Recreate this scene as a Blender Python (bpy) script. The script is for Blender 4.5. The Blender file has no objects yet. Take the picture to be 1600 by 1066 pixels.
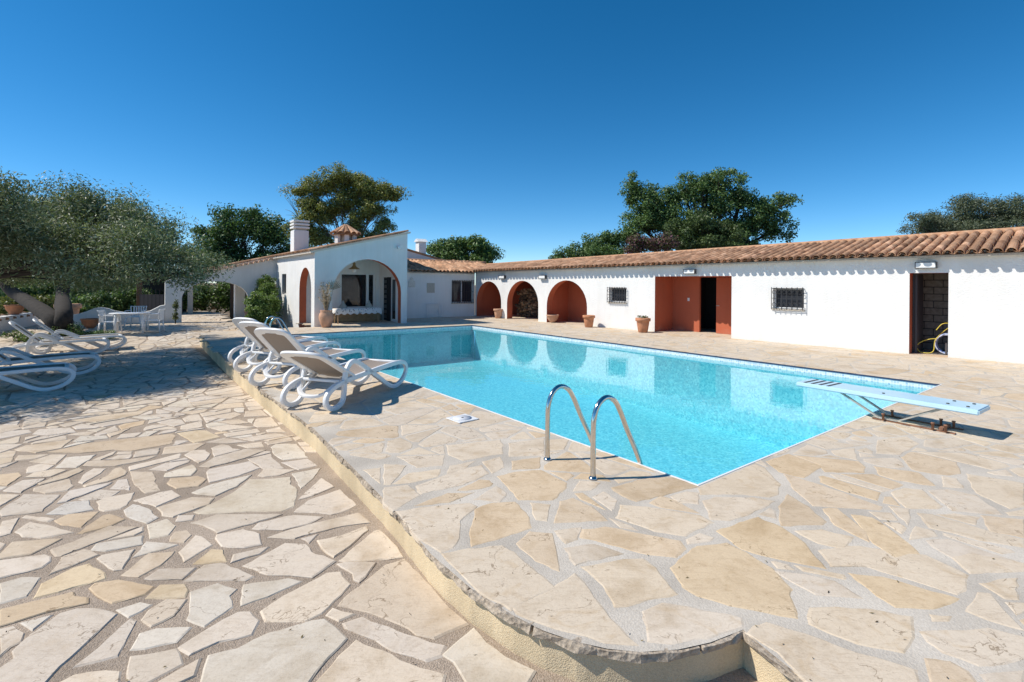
import bpy, bmesh, math, random
import numpy as np
from mathutils import Vector, Matrix, noise
from mathutils.geometry import delaunay_2d_cdt
R = math.radians
rng = random.Random(7)
nrs = np.random.RandomState(11)
scene = bpy.context.scene
col = scene.collection

# ------------------------------------------------------------------ camera
F_PX, Y0, ROLL, CAMH = 790.0, 444.0, 0.008, 1.7
cam_d = bpy.data.cameras.new('camera'); cam = bpy.data.objects.new('camera', cam_d); col.objects.link(cam)
cam_d.sensor_width = 36.0; cam_d.lens = 36.0 * F_PX / 1600.0
cam_d.shift_y = -(533.0 - Y0) / 1600.0
cam_d.clip_end = 2000.0; cam_d.clip_start = 0.05
_c, _s = math.cos(ROLL), math.sin(ROLL)
_m = Matrix(((_c, -_s, 0, 0), (0, 0, -1, 0), (_s, _c, 0, CAMH), (0, 0, 0, 1)))
cam.matrix_world = _m
scene.camera = cam
# ------------------------------------------------------------------ light
SUN_EL = R(47.0)
TO_SUN = Vector((-1.0, -0.09, 0)).normalized() * math.cos(SUN_EL) + Vector((0, 0, math.sin(SUN_EL)))
world = bpy.data.worlds.new('World'); scene.world = world; world.use_nodes = True
wn = world.node_tree.nodes; wl = world.node_tree.links
wn.clear()
sky = wn.new('ShaderNodeTexSky'); sky.sky_type = 'NISHITA'; sky.sun_disc = False
sky.sun_elevation = SUN_EL; sky.sun_rotation = math.atan2(TO_SUN.x, TO_SUN.y)
sky.altitude = 100; sky.air_density = 0.6; sky.dust_density = 0.05; sky.ozone_density = 2.5
bg = wn.new('ShaderNodeBackground'); bg.inputs['Strength'].default_value = 0.15
wo = wn.new('ShaderNodeOutputWorld')
hs = wn.new('ShaderNodeHueSaturation'); hs.inputs['Saturation'].default_value = 1.34; hs.inputs['Hue'].default_value = 0.492
wl.new(sky.outputs[0], hs.inputs['Color']); wl.new(hs.outputs[0], bg.inputs[0]); wl.new(bg.outputs[0], wo.inputs[0])
sun_d = bpy.data.lights.new('sun', 'SUN'); sun_d.energy = 4.9; sun_d.angle = R(0.53); sun_d.color = (1.0, 0.935, 0.83)
sun = bpy.data.objects.new('sun', sun_d); col.objects.link(sun)
sun.rotation_euler = (-TO_SUN).to_track_quat('-Z', 'Y').to_euler()
sun.location = (-20, -5, 25)
scene.view_settings.view_transform = 'Standard'; scene.view_settings.look = 'None'
scene.view_settings.gamma = 1.0; scene.view_settings.exposure = 0.08
scene.view_settings.use_curve_mapping = False

# ------------------------------------------------------------------ pixel -> place
def ray(px, py):
    a = (px - 800) / F_PX; b = -(py - Y0) / F_PX
    return Vector((a * _c - b * _s, 1.0, a * _s + b * _c))
EYE = Vector((0, 0, CAMH))
def P(px, py, z=0.0):
    d = ray(px, py); return EYE + d * ((z - CAMH) / d.z)
def proj(q):
    d = Vector(q) - EYE
    y = max(d.y, 0.05)
    return 800 + F_PX * (d.x * _c + d.z * _s) / y, Y0 - F_PX * (-d.x * _s + d.z * _c) / y
class Frame:
    def __init__(self, p0, deg):
        self.p0 = Vector((p0[0], p0[1])); self.deg = deg
        self.a = Vector((math.cos(R(deg)), math.sin(R(deg)))); self.n = Vector((-self.a.y, self.a.x))
    def w(self, x, y, z=0.0):
        q = self.p0 + self.a * x + self.n * y; return Vector((q.x, q.y, z))
    def l(self, q):
        d = Vector((q[0], q[1])) - self.p0; return d.dot(self.a), d.dot(self.n)
    def on_y(self, px, py, y):          # where a pixel's ray meets the wall plane local y
        d = ray(px, py); dn = d.x * self.n.x + d.y * self.n.y
        t = (y - (EYE.xy - self.p0).dot(self.n)) / dn; q = EYE + d * t
        return self.l(q)[0], q.z
    def on_x(self, px, py, x):
        d = ray(px, py); da = d.x * self.a.x + d.y * self.a.y
        t = (x - (EYE.xy - self.p0).dot(self.a)) / da; q = EYE + d * t
        return self.l(q)[1], q.z
POOL = Frame((1.6, 4.32), 37.5); PW, PL = 7.5, 15.1
WING = Frame((-1.92, 26.62), -48.7)
HOUSE = Frame((-7.55, 19.33), 37.2)
REAR = Frame((-4.96, 24.42), 35.8)

def sstep(a, b, x):
    t = min(1, max(0, (x - a) / (b - a))); return t * t * (3 - 2 * t)
def zt(x, y):                            # the lower terrace falls gently away, then climbs to the house
    u, v = POOL.l((x, y))
    return -(0.205 + 0.0122 * max(-2, min(v, 18))) * (1 - 0.8 * sstep(16.6, 21.5, v))
def PT(px, py):
    z = -0.25
    for _ in range(12):
        q = P(px, py, z); z = zt(q.x, q.y)
    return Vector((q.x, q.y, z))

# ------------------------------------------------------------------ materials
MATS = {}
def nt_new(name):
    m = bpy.data.materials.new(name); m.use_nodes = True
    n = m.node_tree.nodes; l = m.node_tree.links
    b = n['Principled BSDF']; MATS[name] = m
    return m, n, l, b
def N(n, typ, **kw):
    o = n.new(typ)
    for k, v in kw.items():
        if k in o.inputs: o.inputs[k].default_value = v
        else: setattr(o, k, v)
    return o
def ramp(n, stops):
    r = n.new('ShaderNodeValToRGB'); e = r.color_ramp.elements
    while len(e) < len(stops): e.new(0.5)
    for i, (p, c) in enumerate(stops):
        e[i].position = p; e[i].color = (*c, 1) if len(c) == 3 else c
    return r
def mixc(n, l, fac, a, b, mode='MIX'):
    x = n.new('ShaderNodeMix'); x.data_type = 'RGBA'; x.blend_type = mode
    for s, v in ((0, fac), (6, a), (7, b)):
        if hasattr(v, 'is_linked') or hasattr(v, 'links'): l.new(v, x.inputs[s])
        elif isinstance(v, (int, float)): x.inputs[s].default_value = v
        else: x.inputs[s].default_value = (*v, 1) if len(v) == 3 else v
    return x.outputs[2]
def pos_node(n): return N(n, 'ShaderNodeNewGeometry').outputs['Position']
def tex(n, l, typ, vec, **kw):
    t = N(n, typ, **kw)
    if vec is not None: l.new(vec, t.inputs['Vector'])
    return t
def bump(n, l, b, h, strength=0.3, dist=0.01):
    bp = N(n, 'ShaderNodeBump', Strength=strength, Distance=dist)
    l.new(h, bp.inputs['Height']); l.new(bp.outputs[0], b.inputs['Normal']); return bp
def simple(name, color, rough=0.6, metal=0.0, spec=0.5, noise_amt=0.0, noise_scale=8.0, bump_amt=0.0, bump_scale=60.0, coat=0.0):
    m, n, l, b = nt_new(name)
    b.inputs['Base Color'].default_value = (*color, 1); b.inputs['Roughness'].default_value = rough
    b.inputs['Metallic'].default_value = metal; b.inputs['Specular IOR Level'].default_value = spec
    b.inputs['Coat Weight'].default_value = coat
    if noise_amt:
        t = tex(n, l, 'ShaderNodeTexNoise', pos_node(n), Scale=noise_scale, Detail=6.0, Roughness=0.6)
        r = ramp(n, [(0.3, tuple(c * (1 - noise_amt) for c in color)), (0.7, tuple(min(1, c * (1 + noise_amt * 0.6)) for c in color))])
        l.new(t.outputs[0], r.inputs[0]); l.new(r.outputs[0], b.inputs['Base Color'])
    if bump_amt:
        t2 = tex(n, l, 'ShaderNodeTexNoise', pos_node(n), Scale=bump_scale, Detail=5.0)
        bump(n, l, b, t2.outputs[0], bump_amt, 0.006)
    return m

def stone_material(name, vein, rough, stain):
    m, n, l, b = nt_new(name)
    at = N(n, 'ShaderNodeAttribute', attribute_name='tint'); p = pos_node(n)
    n1 = tex(n, l, 'ShaderNodeTexNoise', p, Scale=2.3, Detail=8.0, Roughness=0.65, Distortion=0.6)
    n2 = tex(n, l, 'ShaderNodeTexNoise', p, Scale=17.0, Detail=6.0, Roughness=0.7)
    n4 = tex(n, l, 'ShaderNodeTexNoise', p, Scale=5.5, Detail=4.0, Roughness=0.5, Distortion=1.6)
    r1 = ramp(n, [(0.32, (0.80, 0.76, 0.70)), (0.5, (1, 1, 1)), (0.7, (1.04, 1.05, 1.06))]); l.new(n1.outputs[0], r1.inputs[0])
    c = mixc(n, l, 1.0, at.outputs['Color'], r1.outputs[0], 'MULTIPLY')
    rs = ramp(n, [(0.56, (0, 0, 0)), (0.68, (1, 1, 1))]); l.new(n4.outputs[0], rs.inputs[0])
    st = N(n, 'ShaderNodeMath', operation='MULTIPLY'); st.inputs[1].default_value = stain; l.new(rs.outputs[0], st.inputs[0])
    c = mixc(n, l, st.outputs[0], c, (0.50, 0.36, 0.21))
    r2 = ramp(n, [(0.30, (0.84, 0.82, 0.80)), (0.48, (1, 1, 1))]); l.new(n2.outputs[0], r2.inputs[0])
    c = mixc(n, l, 0.8, c, r2.outputs[0], 'MULTIPLY')
    mp = N(n, 'ShaderNodeMapping'); mp.inputs['Rotation'].default_value = (0, 0, 0.6); mp.inputs['Scale'].default_value = (1.0, 5.0, 1.0); l.new(p, mp.inputs[0])
    w = tex(n, l, 'ShaderNodeTexNoise', mp.outputs[0], Scale=3.0, Detail=9.0, Roughness=0.6, Distortion=1.2)
    rv = ramp(n, [(0.485, (1, 1, 1)), (0.50, (0.74, 0.70, 0.66)), (0.515, (1, 1, 1))]); l.new(w.outputs[0], rv.inputs[0])
    c = mixc(n, l, vein, c, rv.outputs[0], 'MULTIPLY')
    # small dark pits
    vo = tex(n, l, 'ShaderNodeTexVoronoi', p, Scale=34.0)
    rp = ramp(n, [(0.035, (0.35, 0.3, 0.26)), (0.075, (1, 1, 1))]); l.new(vo.outputs['Distance'], rp.inputs[0])
    gate = ramp(n, [(0.60, (0, 0, 0)), (0.68, (1, 1, 1))]); l.new(n1.outputs[0], gate.inputs[0])
    c = mixc(n, l, gate.outputs[0], c, mixc(n, l, 1.0, c, rp.outputs[0], 'MULTIPLY'))
    n5 = tex(n, l, 'ShaderNodeTexNoise', p, Scale=85.0, Detail=5.0, Roughness=0.7)
    r5 = ramp(n, [(0.28, (0.80, 0.78, 0.75)), (0.46, (1, 1, 1)), (0.75, (1.06, 1.06, 1.06))]); l.new(n5.outputs[0], r5.inputs[0])
    c = mixc(n, l, 0.8, c, r5.outputs[0], 'MULTIPLY')
    vc = tex(n, l, 'ShaderNodeTexVoronoi', p, Scale=1.9, feature='DISTANCE_TO_EDGE')
    wp = N(n, 'ShaderNodeVectorMath', operation='MULTIPLY_ADD'); wp.inputs[1].default_value = (.35, .35, .35); l.new(n4.outputs['Color'], wp.inputs[0]); l.new(p, wp.inputs[2]); l.new(wp.outputs[0], vc.inputs['Vector'])
    rc = ramp(n, [(0.004, (0.45, 0.40, 0.35)), (0.011, (1, 1, 1))]); l.new(vc.outputs['Distance'], rc.inputs[0])
    gc = ramp(n, [(0.50, (0, 0, 0)), (0.56, (0.8, 0.8, 0.8))]); l.new(n1.outputs[0], gc.inputs[0])
    c = mixc(n, l, gc.outputs[0], c, mixc(n, l, 1.0, c, rc.outputs[0], 'MULTIPLY'))
    l.new(c, b.inputs['Base Color']); b.inputs['Roughness'].default_value = rough; b.inputs['Specular IOR Level'].default_value = 0.25
    hs = N(n, 'ShaderNodeMath', operation='ADD'); l.new(w.outputs[0], hs.inputs[0]); l.new(n2.outputs[0], hs.inputs[1])
    bump(n, l, b, hs.outputs[0], 0.35, 0.008)
    return m
stone_material('terrace_stone', 0.5, 0.75, 0.10)
stone_material('deck_stone', 0.6, 0.7, 0.38)

def mortar_material(name, c0, c1, c2, scale, bstr):
    m, n, l, b = nt_new(name); p = pos_node(n)
    t = tex(n, l, 'ShaderNodeTexNoise', p, Scale=scale, Detail=9.0, Roughness=0.75)
    g = tex(n, l, 'ShaderNodeTexNoise', p, Scale=1.7, Detail=5.0)
    r = ramp(n, [(0.3, c0), (0.52, c1), (0.72, c2)]); l.new(t.outputs[0], r.inputs[0])
    rg = ramp(n, [(0.35, (0.8, 0.78, 0.76)), (0.65, (1.08, 1.06, 1.04))]); l.new(g.outputs[0], rg.inputs[0])
    c = mixc(n, l, 1.0, r.outputs[0], rg.outputs[0], 'MULTIPLY')
    l.new(c, b.inputs['Base Color']); b.inputs['Roughness'].default_value = 0.95; b.inputs['Specular IOR Level'].default_value = 0.1
    v = tex(n, l, 'ShaderNodeTexVoronoi', p, Scale=scale * 1.6)
    a = N(n, 'ShaderNodeMath', operation='ADD'); l.new(t.outputs[0], a.inputs[0]); l.new(v.outputs['Distance'], a.inputs[1])
    bump(n, l, b, a.outputs[0], bstr, 0.012)
    return m
mortar_material('terrace_mortar', (0.27, 0.215, 0.165), (0.43, 0.355, 0.285), (0.56, 0.48, 0.40), 75.0, 0.5)
mortar_material('deck_mortar', (0.47, 0.43, 0.375), (0.57, 0.525, 0.46), (0.63, 0.59, 0.53), 60.0, 0.22)
mortar_material('yellow_render', (0.56, 0.45, 0.29), (0.69, 0.575, 0.395), (0.76, 0.65, 0.47), 95.0, 0.35)
mortar_material('soil', (0.10, 0.075, 0.05), (0.19, 0.145, 0.10), (0.30, 0.24, 0.17), 6.0, 0.6)
mortar_material('slab_edge', (0.22, 0.18, 0.14), (0.48, 0.41, 0.33), (0.66, 0.58, 0.48), 28.0, 0.7)

def stucco(name, color, bstr=0.5):
    m, n, l, b = nt_new(name); p = pos_node(n)
    mp = N(n, 'ShaderNodeMapping'); mp.inputs['Scale'].default_value = (1, 1, 2.6); l.new(p, mp.inputs[0])
    t = tex(n, l, 'ShaderNodeTexNoise', mp.outputs[0], Scale=16.0, Detail=7.0, Roughness=0.65)
    g = tex(n, l, 'ShaderNodeTexNoise', p, Scale=0.9, Detail=7.0, Roughness=0.6)
    r = ramp(n, [(0.35, tuple(c * 0.93 for c in color)), (0.6, color)]); l.new(g.outputs[0], r.inputs[0])
    # splash dirt low on the wall
    sp = N(n, 'ShaderNodeSeparateXYZ'); l.new(p, sp.inputs[0])
    a = N(n, 'ShaderNodeMath', operation='MULTIPLY_ADD'); a.inputs[1].default_value = 0.9; l.new(g.outputs[0], a.inputs[0]); 
    sb = N(n, 'ShaderNodeMath', operation='MULTIPLY'); sb.inputs[1].default_value = -1.0; l.new(sp.outputs[2], sb.inputs[0]); l.new(sb.outputs[0], a.inputs[2])
    rd = ramp(n, [(0.30, (0, 0, 0)), (0.62, (0.28, 0.28, 0.28))]); l.new(a.outputs[0], rd.inputs[0])
    mk = N(n, 'ShaderNodeMapping'); mk.inputs['Scale'].default_value = (5, 5, .3); l.new(p, mk.inputs[0])
    ks = tex(n, l, 'ShaderNodeTexNoise', mk.outputs[0], Scale=1.0, Detail=6.0, Roughness=0.6)
    kr = ramp(n, [(0.42, (0.972, 0.97, 0.962)), (0.56, (1, 1, 1))]); l.new(ks.outputs[0], kr.inputs[0])
    cc = mixc(n, l, 1.0, r.outputs[0], kr.outputs[0], 'MULTIPLY')
    c = mixc(n, l, rd.outputs[0], cc, (0.55, 0.47, 0.37))
    l.new(c, b.inputs['Base Color']); b.inputs['Roughness'].default_value = 0.9; b.inputs['Specular IOR Level'].default_value = 0.15
    bump(n, l, b, t.outputs[0], bstr, 0.012)
    return m
stucco('white_stucco', (0.81, 0.805, 0.79), 0.9); stucco('red_paint', (0.50, 0.14, 0.075), 0.35)
stucco('cream_stucco', (0.72, 0.64, 0.55), 0.25)

def tile_material(name, lo, mid, hi):
    m, n, l, b = nt_new(name); p = pos_node(n)
    at = N(n, 'ShaderNodeAttribute', attribute_name='tint')
    t = tex(n, l, 'ShaderNodeTexNoise', p, Scale=9.0, Detail=7.0, Roughness=0.7)
    r = ramp(n, [(0.3, lo), (0.5, mid), (0.72, hi)]); l.new(t.outputs[0], r.inputs[0])
    c = mixc(n, l, 1.0, r.outputs[0], at.outputs['Color'], 'MULTIPLY')
    t2 = tex(n, l, 'ShaderNodeTexNoise', p, Scale=3.1, Detail=8.0, Roughness=0.75)
    rl = ramp(n, [(0.55, (0, 0, 0)), (0.70, (0.55, 0.55, 0.55))]); l.new(t2.outputs[0], rl.inputs[0])
    c = mixc(n, l, rl.outputs[0], c, (0.30, 0.26, 0.20))
    l.new(c, b.inputs['Base Color']); b.inputs['Roughness'].default_value = 0.88; b.inputs['Specular IOR Level'].default_value = 0.2
    t3 = tex(n, l, 'ShaderNodeTexNoise', p, Scale=60.0, Detail=4.0); bump(n, l, b, t3.outputs[0], 0.3, 0.006)
    return m
tile_material('roof_tile', (0.34, 0.175, 0.10), (0.52, 0.30, 0.18), (0.64, 0.44, 0.29))
simple('terracotta', (0.52, 0.235, 0.125), 0.85, noise_amt=0.25, noise_scale=7, bump_amt=0.2)
simple('pale_clay', (0.55, 0.32, 0.21), 0.85, noise_amt=0.25, noise_scale=5, bump_amt=0.2)

def pool_mats():
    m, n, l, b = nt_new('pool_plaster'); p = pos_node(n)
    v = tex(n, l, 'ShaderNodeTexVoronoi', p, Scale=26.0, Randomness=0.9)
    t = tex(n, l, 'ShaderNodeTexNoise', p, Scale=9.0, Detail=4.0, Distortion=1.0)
    r = ramp(n, [(0.0, (0.22, 0.56, 0.68)), (0.5, (0.40, 0.74, 0.82)), (1.0, (0.66, 0.90, 0.93))]); l.new(v.outputs['Color'], r.inputs[0])  # mosaic blues, their contrast widened to imitate caustic speckle on the floor
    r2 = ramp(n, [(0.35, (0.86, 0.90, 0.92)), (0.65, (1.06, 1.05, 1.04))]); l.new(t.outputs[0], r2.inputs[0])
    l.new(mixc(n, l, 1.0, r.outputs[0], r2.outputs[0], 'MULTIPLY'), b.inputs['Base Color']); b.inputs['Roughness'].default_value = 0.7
    # mosaic band
    m, n, l, b = nt_new('mosaic_tile')
    tc = N(n, 'ShaderNodeUVMap')
    bt = N(n, 'ShaderNodeTexBrick', offset=0.0, offset_frequency=1, squash=1.0); bt.inputs['Scale'].default_value = 1.0
    bt.inputs['Brick Width'].default_value = 0.045; bt.inputs['Row Height'].default_value = 0.045; bt.inputs['Mortar Size'].default_value = 0.005
    bt.inputs['Color1'].default_value = (0.70, 0.74, 0.76, 1); bt.inputs['Color2'].default_value = (0.34, 0.47, 0.60, 1); bt.inputs['Mortar'].default_value = (0.74, 0.73, 0.70, 1)
    l.new(tc.outputs[0], bt.inputs['Vector']); l.new(bt.outputs[0], b.inputs['Base Color']); b.inputs['Roughness'].default_value = 0.2
    # water surface: clear, mirror-like at a low angle, gently rippled
    m = bpy.data.materials.new('water'); m.use_nodes = True; MATS['water'] = m
    n = m.node_tree.nodes; l = m.node_tree.links; n.clear(); p = pos_node(n)
    t1 = tex(n, l, 'ShaderNodeTexNoise', p, Scale=2.2, Detail=2.0, Distortion=0.5)
    t2 = tex(n, l, 'ShaderNodeTexNoise', p, Scale=11.0, Detail=3.0, Distortion=0.8)
    a = N(n, 'ShaderNodeMath', operation='MULTIPLY_ADD'); a.inputs[1].default_value = 0.22; l.new(t2.outputs[0], a.inputs[0]); l.new(t1.outputs[0], a.inputs[2])
    bp = N(n, 'ShaderNodeBump', Strength=1.0, Distance=0.0024); l.new(a.outputs[0], bp.inputs['Height'])
    fr = N(n, 'ShaderNodeFresnel', IOR=1.33); l.new(bp.outputs[0], fr.inputs['Normal'])
    tr = N(n, 'ShaderNodeBsdfTransparent'); tr.inputs[0].default_value = (0.56, 0.89, 0.945, 1)
    gl = N(n, 'ShaderNodeBsdfGlossy'); gl.inputs['Roughness'].default_value = 0.0; l.new(bp.outputs[0], gl.inputs['Normal'])
    mx = N(n, 'ShaderNodeMixShader'); l.new(fr.outputs[0], mx.inputs[0]); l.new(tr.outputs[0], mx.inputs[1]); l.new(gl.outputs[0], mx.inputs[2])
    o = N(n, 'ShaderNodeOutputMaterial'); l.new(mx.outputs[0], o.inputs[0])
pool_mats()
simple('navy_tile', (0.03, 0.045, 0.11), 0.25)
simple('white_plastic', (0.80, 0.80, 0.80), 0.38, noise_amt=0.05, noise_scale=3)
simple('grey_plastic', (0.66, 0.67, 0.70), 0.45, noise_amt=0.06, noise_scale=3)
def sling():
    m, n, l, b = nt_new('taupe_sling'); p = pos_node(n)
    w = tex(n, l, 'ShaderNodeTexWave', p, Scale=90.0); w.bands_direction = 'DIAGONAL'
    r = ramp(n, [(0.0, (0.25, 0.20, 0.16)), (1.0, (0.34, 0.28, 0.23))]); l.new(w.outputs[0], r.inputs[0])
    l.new(r.outputs[0], b.inputs['Base Color']); b.inputs['Roughness'].default_value = 0.8
sling()
simple('chrome', (0.62, 0.60, 0.57), 0.16, metal=1.0, noise_amt=0.1, noise_scale=30)
simple('black_iron', (0.025, 0.025, 0.028), 0.55); simple('dark_grey', (0.07, 0.07, 0.075), 0.6)
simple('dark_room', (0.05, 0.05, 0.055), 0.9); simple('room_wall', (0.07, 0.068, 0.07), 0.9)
simple('blockwork', (0.36, 0.30, 0.25), 0.95, noise_amt=0.3, noise_scale=12, bump_amt=0.4)
simple('board_blue', (0.50, 0.71, 0.83), 0.35, noise_amt=0.04, noise_scale=4)
simple('rust_steel', (0.27, 0.13, 0.075), 0.85, noise_amt=0.4, noise_scale=20)
simple('galvanised', (0.46, 0.44, 0.39), 0.5, metal=0.35, noise_amt=0.2, noise_scale=12)
simple('bark', (0.034, 0.028, 0.024), 0.95, noise_amt=0.45, noise_scale=9, bump_amt=0.9, bump_scale=22)
simple('pale_bark', (0.20, 0.155, 0.12), 0.95, noise_amt=0.4, noise_scale=7, bump_amt=0.6, bump_scale=18)
simple('pale_wood', (0.42, 0.29, 0.17), 0.7, noise_amt=0.25, noise_scale=9); simple('dark_wood', (0.12, 0.07, 0.04), 0.7, noise_amt=0.2)
simple('yellow_hose', (0.62, 0.50, 0.06), 0.45); simple('blue_hose', (0.10, 0.22, 0.62), 0.4); simple('pale_hose', (0.52, 0.58, 0.72), 0.4)
simple('lamp_diffuser', (0.82, 0.82, 0.80), 0.4); simple('white_paint', (0.80, 0.80, 0.80), 0.5)
simple('brass', (0.32, 0.22, 0.10), 0.45, metal=0.7)
simple('vent_grey', (0.52, 0.47, 0.40), 0.8, noise_amt=0.3, noise_scale=30)
simple('picture', (0.30, 0.31, 0.30), 0.6, noise_amt=0.5, noise_scale=5); simple('dry_stem', (0.46, 0.36, 0.25), 0.8)
simple('tile_plaque', (0.70, 0.68, 0.62), 0.35, noise_amt=0.5, noise_scale=34)
simple('plaster_figure', (0.36, 0.37, 0.33), 0.8, noise_amt=0.2)
m, n, l, b = nt_new('cloth'); p = pos_node(n)
v = tex(n, l, 'ShaderNodeTexVoronoi', p, Scale=11.0); r = ramp(n, [(0.20, (0.16, 0.15, 0.16)), (0.32, (0.74, 0.73, 0.70))]); l.new(v.outputs['Distance'], r.inputs[0])
l.new(r.outputs[0], b.inputs['Base Color']); b.inputs['Roughness'].default_value = 0.9
m, n, l, b = nt_new('glass'); b.inputs['Base Color'].default_value = (0.03, 0.035, 0.04, 1); b.inputs['Roughness'].default_value = 0.04
b.inputs['Alpha'].default_value = 0.55; b.inputs['Specular IOR Level'].default_value = 0.6
simple('dark_glass', (0.03, 0.035, 0.045), 0.06)

def leaf_material(name, trans):
    m, n, l, b = nt_new(name); n.remove(b)
    out = [x for x in n if x.type == 'OUTPUT_MATERIAL'][0]
    at = N(n, 'ShaderNodeAttribute', attribute_name='tint')
    pb = N(n, 'ShaderNodeBsdfPrincipled', Roughness=0.5); pb.inputs['Specular IOR Level'].default_value = 0.4
    l.new(at.outputs['Color'], pb.inputs['Base Color'])
    t = N(n, 'ShaderNodeBsdfTranslucent')
    l.new(mixc(n, l, 1.0, at.outputs['Color'], (1.25, 1.3, 0.6), 'MULTIPLY'), t.inputs[0])
    mx = N(n, 'ShaderNodeMixShader'); mx.inputs[0].default_value = trans
    l.new(pb.outputs[0], mx.inputs[1]); l.new(t.outputs[0], mx.inputs[2]); l.new(mx.outputs[0], out.inputs[0])
leaf_material('leaf', 0.25)

# ------------------------------------------------------------------ helpers
def tag(o, label=None, cat=None, group=None, kind=None):
    for k, v in (('label', label), ('category', cat), ('group', group), ('kind', kind)):
        if v: o[k] = v
    return o
def empty(name, loc, deg=0.0):
    o = bpy.data.objects.new(name, None); col.objects.link(o); o.location = loc; o.rotation_euler = (0, 0, R(deg)); o.empty_display_size = 0.2
    return o
def link(name, me, parent=None, loc=None):
    o = bpy.data.objects.new(name, me); col.objects.link(o)
    if parent: o.parent = parent
    if loc is not None: o.location = loc
    return o
class MB:
    def __init__(self): self.v = []; self.f = []; self.m = []; self.sm = []; self.tint = []
    def add(self, vs, fs, mat=0, smooth=False, tint=None):
        k = len(self.v); self.v += [tuple(x) for x in vs]
        for f in fs: self.f.append(tuple(i + k for i in f)); self.m.append(mat); self.sm.append(smooth)
        if tint is not None: self.tint += [tint] * len(vs)
        return self
    def box(self, x0, x1, y0, y1, z0, z1, mat=0, bev=0.0, mtx=None):
        if bev:
            bm = bmesh.new(); bmesh.ops.create_cube(bm, size=1)
            for q in bm.verts: q.co = ((x0 + x1) / 2 + q.co.x * (x1 - x0), (y0 + y1) / 2 + q.co.y * (y1 - y0), (z0 + z1) / 2 + q.co.z * (z1 - z0))
            bmesh.ops.bevel(bm, geom=bm.edges[:], offset=bev, segments=2, affect='EDGES')
            vs = [q.co.copy() for q in bm.verts]; bm.verts.index_update(); fs = [[q.index for q in f.verts] for f in bm.faces]; bm.free()
        else:
            vs = [Vector((x, y, z)) for z in (z0, z1) for y in (y0, y1) for x in (x0, x1)]
            fs = [(0, 2, 3, 1), (4, 5, 7, 6), (0, 1, 5, 4), (2, 6, 7, 3), (0, 4, 6, 2), (1, 3, 7, 5)]
        if mtx is not None: vs = [mtx @ q for q in vs]
        return self.add(vs, fs, mat)
    def tube(self, pts, r, seg=8, closed=False, mat=0, cap=True, prof=None, up=None):
        pts = [Vector(p) for p in pts]; n = len(pts)
        rr = r if hasattr(r, '__len__') else [r] * n
        tang = []
        for i in range(n):
            a = pts[(i - 1) % n] if (closed or i > 0) else pts[i]; b_ = pts[(i + 1) % n] if (closed or i < n - 1) else pts[i]
            tang.append((b_ - a).normalized())
        nrm = Vector(up) if up else (Vector((0, 0, 1)) if abs(tang[0].z) < 0.9 else Vector((1, 0, 0)))
        vs = []
        for i in range(n):
            t = tang[i]
            if up: nn = Vector(up)
            else: nn = nrm
            nn = (nn - t * nn.dot(t)).normalized(); nrm = nn; bb = t.cross(nn)
            if prof:
                for (a, b_) in prof: vs.append(pts[i] + nn * a * rr[i] + bb * b_ * rr[i])
            else:
                for k in range(seg):
                    an = 2 * math.pi * k / seg; vs.append(pts[i] + nn * math.cos(an) * rr[i] + bb * math.sin(an) * rr[i])
        s = len(prof) if prof else seg; fs = []
        for i in range(n if closed else n - 1):
            j = (i + 1) % n
            for k in range(s): fs.append((i * s + k, i * s + (k + 1) % s, j * s + (k + 1) % s, j * s + k))
        if cap and not closed:
            fs.append(tuple(range(s))[::-1]); fs.append(tuple((n - 1) * s + k for k in range(s)))
        return self.add(vs, fs, mat, True)
    def lathe(self, prof, seg=24, mat=0, c=(0, 0, 0)):
        vs = []; fs = []
        for (r, z) in prof:
            for k in range(seg):
                a = 2 * math.pi * k / seg; vs.append((c[0] + r * math.cos(a), c[1] + r * math.sin(a), c[2] + z))
        for i in range(len(prof) - 1):
            for k in range(seg): fs.append((i * seg + k, i * seg + (k + 1) % seg, (i + 1) * seg + (k + 1) % seg, (i + 1) * seg + k))
        if prof[0][0] > 1e-4: fs.append(tuple(range(seg))[::-1])
        if prof[-1][0] > 1e-4: fs.append(tuple((len(prof) - 1) * seg + k for k in range(seg)))
        return self.add(vs, fs, mat, True)
    def mesh(self, name, mats):
        me = bpy.data.meshes.new(name); me.from_pydata(self.v, [], self.f)
        for m_ in (mats if isinstance(mats, (list, tuple)) else [mats]): me.materials.append(MATS[m_])
        me.polygons.foreach_set('material_index', self.m); me.polygons.foreach_set('use_smooth', self.sm)
        if len(self.tint) == len(self.v) and self.tint:
            at = me.attributes.new('tint', 'FLOAT_COLOR', 'POINT')
            at.data.foreach_set('color', np.array([(*t, 1) for t in self.tint], dtype=np.float32).ravel())
        me.update(); return me
    def build(self, name, mats, parent=None, loc=None):
        return link(name, self.mesh(name, mats), parent, loc)
def fix_normals(me):
    bm = bmesh.new(); bm.from_mesh(me); bmesh.ops.recalc_face_normals(bm, faces=bm.faces); bm.to_mesh(me); bm.free()
def spline(pts, n=6, closed=False):
    pts = [Vector(p) for p in pts]; m_ = len(pts); out = []
    for i in range(m_ if closed else m_ - 1):
        p0 = pts[(i - 1) % m_] if (closed or i > 0) else pts[i]; p1 = pts[i]; p2 = pts[(i + 1) % m_]
        p3 = pts[(i + 2) % m_] if (closed or i + 2 < m_) else p2
        for k in range(n):
            t = k / n
            out.append(0.5 * ((2 * p1) + (p2 - p0) * t + (2 * p0 - 5 * p1 + 4 * p2 - p3) * t * t + (3 * p1 - p0 - 3 * p2 + p3) * t ** 3))
    if not closed: out.append(pts[-1])
    return out
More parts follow.
